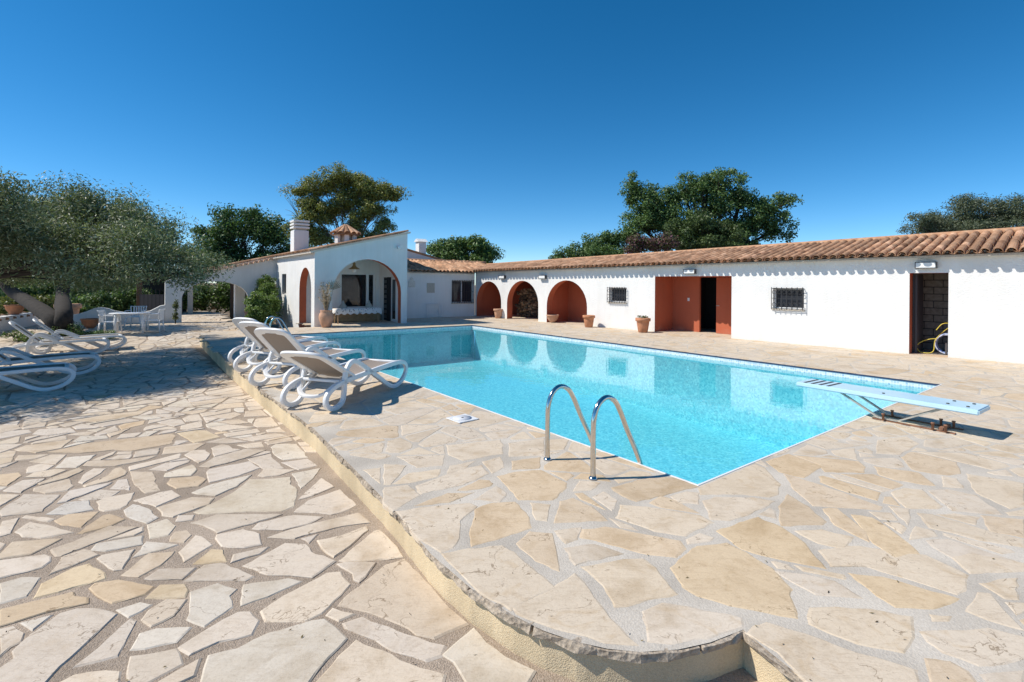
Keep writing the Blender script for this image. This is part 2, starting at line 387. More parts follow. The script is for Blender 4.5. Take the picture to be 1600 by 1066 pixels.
def inside(p, poly):
    c = False; j = len(poly) - 1
    for i in range(len(poly)):
        if (poly[i][1] > p[1]) != (poly[j][1] > p[1]) and p[0] < (poly[j][0] - poly[i][0]) * (p[1] - poly[i][1]) / (poly[j][1] - poly[i][1]) + poly[i][0]: c = not c
        j = i
    return c
def seg_dist(p, poly):
    d = 1e9
    for i in range(len(poly)):
        a = Vector(poly[i]); b_ = Vector(poly[(i + 1) % len(poly)]); ab = b_ - a
        t = max(0, min(1, (Vector(p) - a).dot(ab) / max(ab.dot(ab), 1e-9))); d = min(d, (Vector(p) - a - ab * t).length)
    return d
def sheet(outline, holes):
    vs = []; es = []
    for pl in [outline] + holes:
        k = len(vs); vs += [Vector(q) for q in pl]; es += [(k + i, k + (i + 1) % len(pl)) for i in range(len(pl))]
    v, e, f, *_ = delaunay_2d_cdt(vs, es, [], 0, 1e-5)
    out = []
    for t in f:
        c = sum((v[i] for i in t), Vector((0, 0))) / len(t)
        if inside(c, outline) and not any(inside(c, h) for h in holes): out.append(tuple(t))
    return v, out
def panel(name, outline, holes, th, mapf, mats, parent, red=()):
    """wall plate with openings: outline/holes in (s,z), mapf(s,z,d) -> local xyz, d from 0 (outer) to th"""
    v, f = sheet(outline, holes)
    mb = MB(); n_ = len(v)
    mb.add([mapf(q.x, q.y, 0) for q in v], f); mb.add([mapf(q.x, q.y, th) for q in v], [t[::-1] for t in f])
    cnt = {}
    for t in f:
        for i in range(3):
            e = (t[i], t[(i + 1) % 3]); k = tuple(sorted(e)); cnt.setdefault(k, []).append(e)
    for k, es in cnt.items():
        if len(es) == 1:
            a, b_ = es[0]; mid = (v[a] + v[b_]) / 2
            mi = 0
            for hi, h in enumerate(holes):
                if hi in red and seg_dist(mid, h) < 1e-3: mi = 1
            mb.f.append((b_, a, a + n_, b_ + n_)); mb.m.append(mi); mb.sm.append(False)
    o = mb.build(name, mats, parent); fix_normals(o.data); return o
def arch(x0, x1, zs, ztop, z0=-0.9, n=20):
    c = (x0 + x1) / 2; r = (x1 - x0) / 2
    return [(x0, z0)] + [(c - r * math.cos(math.pi * i / n), zs + (ztop - zs) * math.sin(math.pi * i / n)) for i in range(n + 1)] + [(x1, z0)]
def rect(x0, x1, z0, z1): return [(x0, z0), (x1, z0), (x1, z1), (x0, z1)]
YMAP = lambda y0: (lambda s, z, d: (s, y0 + d, z))

# ------------------------------------------------------------------ polygons for crazy paving
def area(p): return 0.5 * sum(p[i][0] * p[(i + 1) % len(p)][1] - p[(i + 1) % len(p)][0] * p[i][1] for i in range(len(p)))
def centroid(p):
    A_ = area(p)
    if abs(A_) < 1e-9: return p[0]
    cx = sum((p[i][0] + p[(i + 1) % len(p)][0]) * (p[i][0] * p[(i + 1) % len(p)][1] - p[(i + 1) % len(p)][0] * p[i][1]) for i in range(len(p)))
    cy = sum((p[i][1] + p[(i + 1) % len(p)][1]) * (p[i][0] * p[(i + 1) % len(p)][1] - p[(i + 1) % len(p)][0] * p[i][1]) for i in range(len(p)))
    return (cx / 6 / A_, cy / 6 / A_)
def clip(p, n, d):                        # keep n.x <= d
    out = []
    for i in range(len(p)):
        a, b_ = p[i], p[(i + 1) % len(p)]
        da = n[0] * a[0] + n[1] * a[1] - d; db = n[0] * b_[0] + n[1] * b_[1] - d
        if da <= 0: out.append(a)
        if da * db < 0:
            t = da / (da - db); out.append((a[0] + (b_[0] - a[0]) * t, a[1] + (b_[1] - a[1]) * t))
    return out
def hull(p):
    p = sorted(set((round(a, 5), round(b_, 5)) for a, b_ in p)); lo = []; up = []
    cr = lambda o, a, b_: (a[0] - o[0]) * (b_[1] - o[1]) - (a[1] - o[1]) * (b_[0] - o[0])
    for q in p:
        while len(lo) > 1 and cr(lo[-2], lo[-1], q) <= 0: lo.pop()
        lo.append(q)
    for q in reversed(p):
        while len(up) > 1 and cr(up[-2], up[-1], q) <= 0: up.pop()
        up.append(q)
    return lo[:-1] + up[:-1]
def edges_out(p):                         # outward normals of a ccw convex polygon
    res = []
    for i in range(len(p)):
        a, b_ = p[i], p[(i + 1) % len(p)]; dx, dy = b_[0] - a[0], b_[1] - a[1]; L = math.hypot(dx, dy)
        if L < 1e-6: continue
        nx, ny = dy / L, -dx / L; res.append((nx, ny, nx * a[0] + ny * a[1]))
    return res
def cut_away(p, obs, gap):                # clip p so that it clears a convex obstacle
    best = None; ba = 0
    q = p
    for (nx, ny, d) in obs:
        q = clip(q, (nx, ny), d + gap)
        if len(q) < 3: return p            # no overlap
    if abs(area(q)) < 1e-5: return p
    for (nx, ny, d) in obs:
        c = clip(p, (-nx, -ny), -(d + gap))
        if len(c) >= 3 and area(c) > ba: best, ba = c, area(c)
    return best
def crazy(u0, u1, v0, v1, step, amean, rg):
    nu = int((u1 - u0) / step) + 1; nv = int((v1 - v0) / step) + 1
    S = {(i, j): (u0 + (i + 0.5 + rg.uniform(-.46, .46)) * step, v0 + (j + 0.5 + rg.uniform(-.46, .46)) * step) for i in range(-2, nu + 2) for j in range(-2, nv + 2)}
    out = []
    for i in range(nu):
        for j in range(nv):
            s = S[i, j]; p = [(s[0] - 2 * step, s[1] - 2 * step), (s[0] + 2 * step, s[1] - 2 * step), (s[0] + 2 * step, s[1] + 2 * step), (s[0] - 2 * step, s[1] + 2 * step)]
            for di in range(-2, 3):
                for dj in range(-2, 3):
                    if di or dj:
                        o = S.get((i + di, j + dj))
                        if o is None: continue
                        nx, ny = o[0] - s[0], o[1] - s[1]; d = (o[0] ** 2 + o[1] ** 2 - s[0] ** 2 - s[1] ** 2) / 2
                        p = clip(p, (nx, ny), d)
            st = [p]
            while st:
                q = st.pop()
                if len(q) < 3: continue
                th = amean * math.exp(rg.gauss(0, 0.6))
                if area(q) < max(th, 0.03): out.append(q); continue
                c = centroid(q)
                xx = sum((a[0] - c[0]) ** 2 for a in q); yy = sum((a[1] - c[1]) ** 2 for a in q); xy = sum((a[0] - c[0]) * (a[1] - c[1]) for a in q)
                ang = 0.5 * math.atan2(2 * xy, xx - yy) + rg.uniform(-0.75, 0.75)
                nx, ny = math.cos(ang), math.sin(ang); d = nx * c[0] + ny * c[1] + rg.uniform(-.12, .12) * math.sqrt(area(q))
                st.append(clip(q, (nx, ny), d)); st.append(clip(q, (-nx, -ny), -d))
    return out
def shrink(p, rg, lo, hi):
    for (nx, ny, d) in edges_out(p):
        p = clip(p, (nx, ny), d - rg.uniform(lo, hi))
        if len(p) < 3: return None
    # chop sharp corners
    for k in range(len(p)):
        if len(p) < 3: return None
        i = rg.randrange(len(p)); a, b_, c = Vector(p[i - 1]), Vector(p[i]), Vector(p[(i + 1) % len(p)])
        if (a - b_).length < 0.02 or (c - b_).length < 0.02: continue
        if (a - b_).normalized().dot((c - b_).normalized()) > -0.35:
            t = rg.uniform(0.03, 0.09) ; t = min(t, 0.35 * min((a - b_).length, (c - b_).length))
            q1 = b_ + (a - b_).normalized() * t; q2 = b_ + (c - b_).normalized() * t
            p = p[:i] + [tuple(q1), tuple(q2)] + p[i + 1:]
    return p
def refine(p, L, amp):
    out = []
    for i in range(len(p)):
        a, b_ = Vector(p[i]), Vector(p[(i + 1) % len(p)]); n_ = max(1, min(9, int((b_ - a).length / L)))
        t = (b_ - a).normalized(); nr = Vector((t.y, -t.x))
        for k in range(n_):
            q = a + (b_ - a) * (k / n_)
            w = amp * (noise.noise(Vector((q.x * 7.3, q.y * 7.3, 3.1))) + 0.6 * noise.noise(Vector((q.x * 21, q.y * 21, 9.7))))
            q = q + nr * w
            out.append((q.x, q.y))
    return out
def stone_geo(mb, p, zf, thick, tint, rg, cham=0.006, tilt=0.004, org=(0, 0, 0), drop=0.005):
    c = centroid(p); n_ = len(p); tx, ty = rg.uniform(-tilt, tilt), rg.uniform(-tilt, tilt); dz = rg.uniform(-tilt, tilt) * 0.6
    h = lambda q: zf(q[0], q[1]) + dz + (q[0] - c[0]) * tx + (q[1] - c[1]) * ty
    r = math.sqrt(abs(area(p)) / math.pi); k = max(0.6, 1 - cham * 1.3 / max(r, .03))
    top = [(c[0] + (q[0] - c[0]) * k - org[0], c[1] + (q[1] - c[1]) * k - org[1], h(q) - org[2]) for q in p]
    mid = [(q[0] - org[0], q[1] - org[1], h(q) - drop * rg.uniform(.5, 1.6) - org[2]) for q in p]
    bot = [(q[0] - org[0], q[1] - org[1], zf(q[0], q[1]) - thick - org[2]) for q in p]
    fs = [tuple(range(n_))]
    for i in range(n_):
        j = (i + 1) % n_
        fs.append((n_ + i, n_ + j, j, i)); fs.append((2 * n_ + i, 2 * n_ + j, n_ + j, n_ + i))
    mb.add(top + mid + bot, fs, 0, False, tint)
def screen_area(p, zf):
    q = [proj((a[0], a[1], zf(*a))) for a in p]
    c = centroid(p)
    if c[1] < 0.8 or any(a[1] < 0.5 for a in p): return 0
    A_ = abs(area(q)); cx = sum(a[0] for a in q) / len(q); cy = sum(a[1] for a in q) / len(q)
    return A_ if -60 < cx < 1660 and -60 < cy < 1130 else A_ * 1e-4

# ------------------------------------------------------------------ the stones one can make out in the foreground, outlined from the photograph
# block: (x0, y0, scale, {tone: outlines}); each outline is a run of x,y pairs
TERRACE_OUT = [
 (0, 640, .18762, """0,705 150,713 0,800|20,820 210,705 490,712 350,845 20,885 0,850|0,540 150,525 180,550 60,628 0,625|25,675 180,590 375,575 170,690
280,650 570,575 605,635 560,670 380,692 285,675|330,610 650,485 695,505 560,570 340,622|215,560 280,525 470,495 550,505 420,555|222,525 235,478 340,452 450,462 380,505
650,600 700,540 775,488 880,490 830,530 690,612|690,632 880,560 960,490 1010,480 1050,520 1040,545 900,595 720,640|485,775 580,675 930,605 850,650 560,760
920,655 985,585 1055,580 1085,640 1080,665|655,740 830,665 1000,675 890,735 700,748|385,870 560,770 735,757 770,830 560,868|805,765 870,735 1118,690 1060,790 1010,820 870,842 840,830
1085,512 1270,518 1300,575 1280,600 1330,665 1210,692 1120,620|1080,470 1500,365 1490,405 1300,450 1085,505|1250,498 1380,445 1580,420 1560,440 1390,505
695,470 740,430 1080,415 1300,385 1200,420 960,468|1370,560 1380,530 1600,460 1640,500 1600,545|1400,610 1420,575 1640,555 1715,580 1650,635 1470,658
1120,755 1330,690 1430,670 1500,720 1300,805 1200,775|1310,815 1600,730 1740,735 1770,740 1730,790 1440,890 1360,880|1030,840 1110,790 1240,825 1310,895 1220,945 1060,885
460,920 560,870 820,850 670,975 520,955|190,900 220,880 450,905 390,930|135,1015 240,935 380,960 610,1015 340,1066 200,1055|650,1030 860,880 910,870 1035,912 940,960 700,1025
0,970 20,930 155,900 80,1025 0,1050|1230,955 1390,910 1465,965 1400,1040 1250,1066 1240,1010|1465,930 1490,880 1620,875 1600,915|120,335 215,300 610,245 500,320 300,358
400,355 520,330 700,285 1440,200 1460,225 1420,285 1100,340 950,335 680,360|270,205 330,165 580,150 640,185 400,212|465,480 550,400 800,375 640,478|780,415 960,345 940,375 840,415
880,415 980,380 1095,375 1075,405|1120,395 1130,350 1330,320 1310,370|1350,370 1380,310 1640,275 1700,285 1600,345|900,200 1080,155 1010,195 920,225|975,240 1010,205 1180,190 1130,225
180,150 390,100 370,140 200,160|600,85 900,40 1240,5 1130,50 800,100|1310,105 1420,80 1510,85 1540,120 1450,140|*1480,195 1640,172 1720,175 1830,228 1620,275|0,130 160,130 170,160 0,195
0,180 240,168 260,190 0,240|0,90 130,55 140,80 0,105|170,80 250,50 540,15 430,60|0,290 190,285 70,335 0,355|135,420 150,380 400,372 300,405"""),
 (300, 640, .18762, """20,850 330,700 480,580 640,575 820,560 815,620 880,665 850,800 740,840 500,845 70,865|125,520 150,495 480,432 560,485 400,545 150,605|0,690 150,625 490,545 370,640 190,715 60,705
70,470 180,400 440,330 610,335 440,405 150,480|470,410 660,365 670,405 765,480 700,495 590,485|555,550 610,490 860,500 720,545 600,558|660,310 700,285 870,285 960,395 760,415 690,375
750,440 960,410 1040,465 890,497|840,530 1070,485 1010,565 910,655 880,600|890,745 960,680 1080,570 1180,640 1000,715|855,850 960,755 1230,665 1370,795 1310,830 1160,872 1040,855
160,320 250,290 310,300 330,325 400,330 190,388|-60,375 0,340 110,335 150,365 120,415 55,442|375,295 580,270 600,310 470,318|610,270 810,230 840,260 640,292|390,240 700,195 790,215 520,260
620,170 730,145 780,190 640,190|270,200 540,160 565,190 290,228|510,130 540,75 660,62 715,135 550,143|140,150 300,125 520,145 250,178|210,100 390,80 470,110 360,120|440,60 450,15 570,0 630,50
120,60 360,20 410,40 330,72|120,272 260,238 460,265 300,280|0,940 210,875 740,870 620,915 215,1025 150,980|510,990 560,940 850,875 1080,890 960,950 760,1000|640,1062 810,1000 1380,860 1480,940 1250,970 860,1066"""),
 (0, 820, .23077, """0,200 90,115 420,92 210,195 0,225|0,240 300,200 350,240 280,285 0,358|0,395 150,350 270,355 200,440 180,480 0,528|*235,490 300,390 500,290 600,262 710,320 715,360 500,420 400,450
345,165 500,110 740,5 930,15 420,205 390,205|340,330 420,215 570,165 665,200 560,245|630,165 660,125 965,72 960,130 720,172|655,230 700,205 910,165 830,295 770,305|905,215 990,112 1205,130 1100,165
830,335 1000,190 1180,180 1090,270 940,345|0,590 20,570 380,485 490,458 500,485 590,490 585,530 400,570 0,680|0,970 100,900 95,850 160,790 400,600 520,565 640,560 785,605 600,780 400,960 300,1066 200,1180 -60,1180
500,960 600,880 880,635 920,650 865,750 800,880|0,705 90,685 165,730 130,790 70,820 0,885|615,425 660,395 800,372 900,385 1035,420 980,465 760,528 680,490|795,570 950,520 1030,535 960,580 870,620
965,640 1010,575 1130,505 1260,505 1180,610 1030,685|*990,495 1090,405 1250,398 1270,440 1250,485|890,840 950,730 1060,695 1290,688 1190,790|860,960 880,890 1190,840 1205,880 1230,940 1000,1066 880,1060
400,1066 500,1010 720,975 810,990 790,1066 700,1140 420,1140|985,365 1080,300 1320,292 1230,365"""),
 (280, 820, .23077, """250,90 260,65 430,30 540,60 550,130 440,155 290,145|5,180 110,70 150,80 220,135 40,245 20,210|*100,260 220,165 295,170 315,245|355,250 370,200 605,145 540,195|30,380 180,270 280,255 500,345 440,375 240,370
440,275 720,125 860,130 895,185 1050,245 900,355 760,335 600,335|830,90 940,58 880,122|935,105 1100,75 1260,10 1270,40 1160,140 1050,215 970,160|45,640 80,540 80,450 260,398 395,430 340,480 360,550 170,680
425,540 430,405 500,390 740,362 825,380 600,480|550,580 700,480 1000,325 1090,318 1160,400 970,595 850,645 640,655 590,645|0,825 200,700 400,585 480,580 530,650 490,740 270,790 80,875
185,960 200,880 400,830 600,725 980,630 1130,770 1000,900 880,1060 800,1180 120,1180 150,1060|990,615 1040,562 1190,600 1080,648"""),
 (540, 820, .23077, """0,665 120,628 480,765 670,820 640,880 540,918 380,870 80,730 20,700|-50,545 0,490 270,270 400,235 520,360 700,560 825,665 600,765 480,735 300,640 150,590|-40,240 60,150 200,40 230,35 310,110 350,150 380,215 290,232 0,245
-50,265 0,255 205,255 100,385 50,375 40,330|-200,1060 70,775 370,910 660,1020 650,1066 600,1180 -260,1180|665,880 875,705 960,800 1080,890 1280,985 1240,1066 1150,1180 900,1180 820,1066 730,930""")]
DECK_OUT = [
 (600, 680, .20633, """100,575 300,545 650,512 705,540 575,650 570,720 580,780 520,850 430,885 260,770|690,560 820,515 990,505 1100,620 1105,700 900,775 660,840 645,740 680,640|*860,310 1000,275 1190,265 1380,360 1370,400 1280,490 1020,485 940,390
280,445 250,380 550,270 740,225 790,290 600,375|0,395 180,375 265,455 70,570 0,515|230,535 480,440 680,435 500,510|680,485 850,390 930,440 870,505|1110,510 1260,525 1235,650 1150,640|*1000,820 1110,730 1275,740 1330,1030 1150,950
745,200 880,165 910,240 820,290|*970,195 1180,165 1180,250 970,260|945,60 1215,20 1210,155 950,160|480,75 880,35 900,80 890,140 600,190 490,150|100,160 460,150 450,230 250,245|70,370 200,285 430,255 400,315 230,355
0,220 170,230 60,370 0,375|480,290 500,230 690,195 600,260"""),
 (540, 820, .23077, """650,195 840,165 1060,140 1180,220 1300,320 1420,430 1250,500 1120,575 900,450"""),
 (860, 740, .27199, """-235,770 -100,720 0,672 140,575 200,630 340,830 505,985 300,960 100,910 -60,860 -180,810|185,535 420,490 530,490 600,540 660,620 725,690 560,725 440,755 370,755 300,640|530,790 650,742 800,765 1100,830 1103,880 900,945 700,970 565,965
90,430 240,400 420,460 140,522|*190,320 320,305 520,345 740,385 760,430 720,480 560,465 300,395 180,370|30,330 180,308 150,375 90,398|*20,280 60,160 130,140 240,190 330,270|380,255 410,180 560,190 860,240 930,280 770,355 600,330
245,135 310,105 385,150 355,215|*350,80 560,25 700,20 845,75 700,110 500,160 420,130|*575,170 640,130 720,155 850,225 640,195|690,130 780,100 855,110 850,175 740,165|130,100 170,40 290,50 240,95"""),
 (0, 0, 1.0, """#1048,887 1090,853 1135,848 1165,862 1205,888 1233,920 1244,965 1190,955 1140,945 1090,930 1068,918|1278,860 1340,852 1400,862 1445,866 1512,898 1512,915 1498,930 1420,905 1355,886 1300,885
1267,950 1305,947 1360,953 1425,965 1427,995 1415,1021 1340,1005 1300,990 1265,975|1169,989 1195,970 1260,990 1340,1020 1430,1046 1440,1075 1440,1110 1310,1110 1262,1066 1217,1020 1192,1005|#1327,895 1340,898 1379,901 1456,924 1498,934 1460,952 1398,947 1369,931"""),
 (1120, 700, .18759, """-150,330 0,270 320,135 400,165 520,300 510,385 440,410 200,385 0,385 -130,390|-110,440 0,410 300,410 490,440 300,545 110,605 -50,590|#0,690 340,575 540,660 740,790 900,1000 400,900 200,840|520,490 600,390 760,490 900,610 880,640 540,640
650,690 880,680 1130,740 1060,835 850,800|*560,215 880,310 1380,490 1350,515 800,480 640,340|410,110 600,50 880,150 800,200 730,250 520,200|*890,510 1000,500 1240,700 1270,780 980,640|*860,240 900,235 1360,370 1330,435 1000,340 870,285
650,60 1180,110 1240,160 1220,205 900,200 860,140|950,20 1140,0 1170,100 990,60|#1130,560 1290,575 1480,700 1700,880 1480,915 1300,790"""),
 (1100, 860, .1933, """590,165 830,195 1050,240 1260,380 900,350 700,250"""),
 (1340, 860, .1933, """880,490 970,340 1080,360 1330,640 1050,560|520,655 900,645 1050,620 1345,700 1400,720 1400,850 1200,910 980,930 700,820 560,740|*555,880 750,900 880,980 950,1066 940,1150 700,1150 600,1066|980,265 1280,220 1290,390 1180,380|570,510 770,530 740,570 600,560
750,50 900,20 1345,100 1345,165 920,185|1000,1000 1345,960 1345,1100 1080,1100"""),
 (1360, 680, .18765, """480,880 640,860 850,930 1279,1066 1300,1110 800,1090 600,980|400,650 520,660 1000,800 1279,870 1279,930 900,870 500,770|560,660 700,650 900,680 870,745|*930,670 1279,700 1279,850 1000,800|180,480 290,440 430,455 590,590 560,610 300,605
480,460 650,450 880,500 1100,660 690,630|800,320 1279,400 1279,590 1160,610 880,480|160,590 320,620 330,680 310,740|*40,260 400,310 540,420 440,410 200,370 80,330|600,340 720,360 780,440 610,430|60,40 300,10 400,70 250,160 50,150|460,40 700,20 860,70 600,110 450,90""")]
def traced(data, place, grow):
    res = []
    for x0, y0, s, txt in data:
        for o in txt.replace('\n', '|').split('|'):
            o = o.strip()
            if not o: continue
            tone = '*#'.find(o[0]) + 1; o = o.lstrip('*#')
            pts = [tuple(map(float, q.split(','))) for q in o.split()]
            p = [place(x0 + a * s, y0 + b_ * s) for a, b_ in pts]; p = [(q[0], q[1]) for q in p]
            if area(p) < 0: p = p[::-1]
            c = centroid(p); k = 1 + grow / max(.08, math.sqrt(area(p) / math.pi)); p = [(c[0] + (a - c[0]) * k, c[1] + (b_ - c[1]) * k) for a, b_ in p]
            res.append((p, tone))
    return res
T_TR = traced(TERRACE_OUT, PT, .008); D_TR = traced(DECK_OUT, lambda x, y: P(x, y, 0.0), .011)

# deck outline (left edge, rounded corner by the steps, then towards the viewer)
EDGE_PX = [(312, 521), (353, 561), (414, 612.6), (490, 669.5), (555, 734), (615, 795), (673, 865), (735, 918), (800, 960), (850, 985), (900, 1002), (950, 1013), (1000, 1018), (1060, 1014), (1110, 1003), (1161, 983)]
EDGE = [P(x, y).xy for x, y in EDGE_PX] + [POOL.w(-1.50, -1.30).xy, POOL.w(-1.58, -1.60).xy, POOL.w(-1.75, -2.6).xy, POOL.w(-2.0, -5.0).xy]
HC = HOUSE.w(0, 0).xy
DECK_POLY = [tuple(q) for q in EDGE] + [tuple(POOL.w(16, -5).xy), tuple(POOL.w(16, 12).xy), tuple(WING.w(14, 3.0).xy), tuple(WING.w(-1.5, 3.2).xy), tuple(HOUSE.w(4.4, 4.0).xy), tuple(HOUSE.w(0.15, 4.0).xy), tuple(HOUSE.w(0.15, -0.02).xy), tuple(POOL.w(-1.0, 17.6).xy)]
POOL_POLY = [tuple(POOL.w(x, y).xy) for x, y in ((0, 0), (PW, 0), (PW, PL), (0, PL))]

# ------------------------------------------------------------------ the setting
v, f = sheet([(-600, -200), (600, -200), (600, 900), (-600, 900)], [[tuple(POOL.w(a, b_).xy) for a, b_ in ((-.2, -.2), (PW + .2, -.2), (PW + .2, PL + .2), (-.2, PL + .2))]])
g = MB().add([(q.x, q.y, -1.0) for q in v], f).build('ground', 'soil'); tag(g, kind='structure')
# terrace bed
mb = MB(); nu, nv = 40, 64
us = [-26 + 25.2 * i / nu for i in range(nu + 1)]; vs_ = [-6 + 42 * j / nv for j in range(nv + 1)]
pts = []
for v_ in vs_:
    for u_ in us:
        q = POOL.w(u_, v_); pts.append((q.x, q.y, zt(q.x, q.y) - 0.0075))
mb.add(pts, [(j * (nu + 1) + i, j * (nu + 1) + i + 1, (j + 1) * (nu + 1) + i + 1, (j + 1) * (nu + 1) + i) for j in range(nv) for i in range(nu)], 0, True)
terrace = mb.build('terrace', 'terrace_mortar'); tag(terrace, kind='structure')
# deck bed with the pool left open
v, f = sheet(DECK_POLY, [POOL_POLY])
mb = MB(); mb.add([(q.x, q.y, -0.0028) for q in v], f)
deck = mb.build('pool_deck', 'deck_mortar'); fix_normals(deck.data); tag(deck, kind='structure')
if deck.data.polygons[0].normal.z < 0: deck.data.flip_normals()

def tinted(rg, base, var):
    k = 1 + rg.gauss(0, var); w = rg.gauss(0, var * 0.6)
    return (max(.05, min(.85, base[0] * k * (1 + w * .4))), max(.05, min(.85, base[1] * k)), max(.05, min(.85, base[2] * k * (1 - w * .9))))
def t_tint(rg, tone):
    if tone: return tinted(rg, (0.63, 0.505, 0.345), 0.04)
    r_ = rg.random()
    base = (0.64, 0.545, 0.44) if r_ < 0.62 else (0.64, 0.565, 0.465) if r_ < 0.8 else (0.60, 0.495, 0.38) if r_ < 0.94 else (0.60, 0.465, 0.32)
    return tinted(rg, base, 0.045)
def d_tint(rg, tone):
    if tone == 2: return tinted(rg, (0.63, 0.49, 0.325), 0.03)
    if tone == 1: return tinted(rg, (0.62, 0.49, 0.345), 0.035)
    r_ = rg.random()
    base = (0.645, 0.54, 0.415) if r_ < 0.62 else (0.635, 0.54, 0.43) if r_ < 0.84 else (0.615, 0.48, 0.33)
    return tinted(rg, base, 0.03)

def pave(parent, mat, tr, gen, zf, tintf, joint, rg, thick, keep, **kw):
    obs = []
    for p, tone in tr:
        h = hull(p); e = edges_out(h); xs = [a[0] for a in h]; ys = [a[1] for a in h]; obs.append((min(xs), max(xs), min(ys), max(ys), e))
    items = [(refine(p, 0.06, 0.014), tone, True) for p, tone in tr]
    for p in gen:
        p = [tuple(POOL.w(a + 0.10 * noise.noise(Vector((a * 1.1, b_ * 1.1, 0))), b_ + 0.10 * noise.noise(Vector((a * 1.1, b_ * 1.1, 5)))).xy) for a, b_ in p]
        if not keep(centroid(p)): continue
        p = shrink(p, rg, *joint)
        if not p or len(p) < 3: continue
        if area(p) < 0: p = p[::-1]
        xs = [a[0] for a in p]; ys = [a[1] for a in p]; bb = (min(xs), max(xs), min(ys), max(ys))
        for (x0, x1, y0, y1, e) in obs:
            if bb[0] < x1 + .05 and bb[1] > x0 - .05 and bb[2] < y1 + .05 and bb[3] > y0 - .05:
                p = cut_away(p, e, 0.022)
                if not p or len(p) < 3 or area(p) < 0.006: p = None; break
        if not p: continue
        for cl in CLIPS[parent.name]:
            p = cut_away(p, cl, 0.012) if p else None
            if not p or len(p) < 3 or area(p) < 0.006: p = None; break
        if p and area(p) / sum((Vector(p[i]) - Vector(p[i - 1])).length for i in range(len(p))) > 0.021: items.append((p, 0, False))
    sa = [(screen_area(p, zf), i) for i, (p, _, _) in enumerate(items)]; sa.sort(reverse=True)
    big = set(i for _, i in sa[:300])
    rest = MB()
    for a_, i in sa:
        p, tone, fine = items[i]
        c = centroid(p)
        if i in big:
            if not fine: p = refine(p, 0.09, 0.010)
            org = (c[0], c[1], zf(*c)); mb = MB(); stone_geo(mb, p, zf, thick, tintf(rg, tone), rg, org=org, **kw)
            mb.build('stone', mat, parent, org)
        else: stone_geo(rest, p if a_ < 30 else p, zf, thick, tintf(rg, tone), rg, **kw)
    o = rest.build('stone_paving', mat, parent); tag(o, kind='stuff')
HOUSE_BLOCK = edges_out(hull([tuple(HOUSE.w(x, y).xy) for x, y in ((0, 0), (3.9, 0), (3.9, 7), (0, 7))]))
POOL_OBS = edges_out(hull(POOL_POLY))
lft = edges_out([tuple(POOL.w(x, y).xy) for x, y in ((-30, -10), (-2.18, -10), (-2.18, 17.3), (-30, 17.3))])
wingobs = edges_out(hull([tuple(WING.w(x, y).xy) for x, y in ((8, 0.0), (10.8, 0.0), (10.8, 3), (8, 3))]))
CLIPS = {'terrace': [edges_out([tuple(POOL.w(x, y).xy) for x, y in ((-2.10, -0.9), (20, -0.9), (20, 17.2), (-2.10, 17.2))])], 'pool_deck': [POOL_OBS, lft]}
def deck_keep(c):
    u_, v_ = POOL.l(c)
    if u_ < -1.2 and v_ < 1.2: return False
    if u_ < -2.1: return False
    return inside(c, DECK_POLY)
def terr_keep(c):
    u_, v_ = POOL.l(c)
    if u_ > -2.1 and 0 < v_ < 17.2: return False
    if u_ > -1.7 and v_ < 17.2: return False
    if u_ > -2.75 and v_ < 3.6: return False
    hx, hy = HOUSE.l(c)
    if hx > 0 and hy > 0: return False
    return not (v_ > 16 and inside(c, DECK_POLY))
rs = random.Random(21)
pave(terrace, 'terrace_stone', T_TR, crazy(-24, -0.5, -4, 33, 1.05, 0.13, rs), lambda x, y: zt(x, y), t_tint, (0.009, 0.026), rs, 0.05, terr_keep, cham=.007, drop=.005, tilt=.0035)
pave(deck, 'deck_stone', D_TR, crazy(-2.3, 16, -4.5, 28, 1.0, 0.17, rs), lambda x, y: 0.0, d_tint, (0.007, 0.018), rs, 0.03, deck_keep, cham=.012, drop=.0038, tilt=.0009)

# retaining edge of the deck: rendered wall below a ragged slab edge
def ribbon(name, line, z0f, z1f, mat, off, th=0.12, wob=0.0, parent=None):
    mb = MB(); L = []
    fine = []
    for i in range(len(line) - 1):
        a, b_ = line[i], line[i + 1]; k = max(1, int((b_ - a).length / 0.07))
        fine += [a + (b_ - a) * (j / k) for j in range(k)]
    fine.append(line[-1]); n_ = len(fine); vs = []
    for i, q in enumerate(fine):
        t = (fine[min(i + 2, n_ - 1)] - fine[max(i - 2, 0)]).normalized(); nr = Vector((t.y, -t.x)) if True else None
        # outward = away from the deck
        w0 = wob * noise.noise(Vector((q.x * 9, q.y * 9, 1.3))); w1 = wob * noise.noise(Vector((q.x * 11, q.y * 11, 7.3)))
        o_ = q + nr * (off + w0); o2 = q + nr * (off + w1); i_ = q - nr * th
        vs += [(o2.x, o2.y, z0f(q)), (o_.x, o_.y, z1f(q) + w1 * 0.4), (i_.x, i_.y, z1f(q)), (i_.x, i_.y, z0f(q))]
    fs = []
    for i in range(n_ - 1):
        for k in range(4): fs.append((i * 4 + k, i * 4 + (k + 1) % 4, i * 4 + 4 + (k + 1) % 4, i * 4 + 4 + k))
    fs += [(0, 1, 2, 3), tuple((n_ - 1) * 4 + k for k in (3, 2, 1, 0))]
    mb.add(vs, fs); o = mb.build(name, mat, parent); fix_normals(o.data); return o
LINE = [POOL.w(-0.6, 17.55).xy] + EDGE
sgn = 1 if Vector(((EDGE[3] - EDGE[2]).y, -(EDGE[3] - EDGE[2]).x)).dot(-POOL.a) > 0 else -1
if sgn < 0: LINE = LINE[::-1]
rw = empty('retaining_wall', (EDGE[6].x, EDGE[6].y, -0.2)); tag(rw, 'low yellow roughcast wall holding up the edge of the pool deck', 'wall')
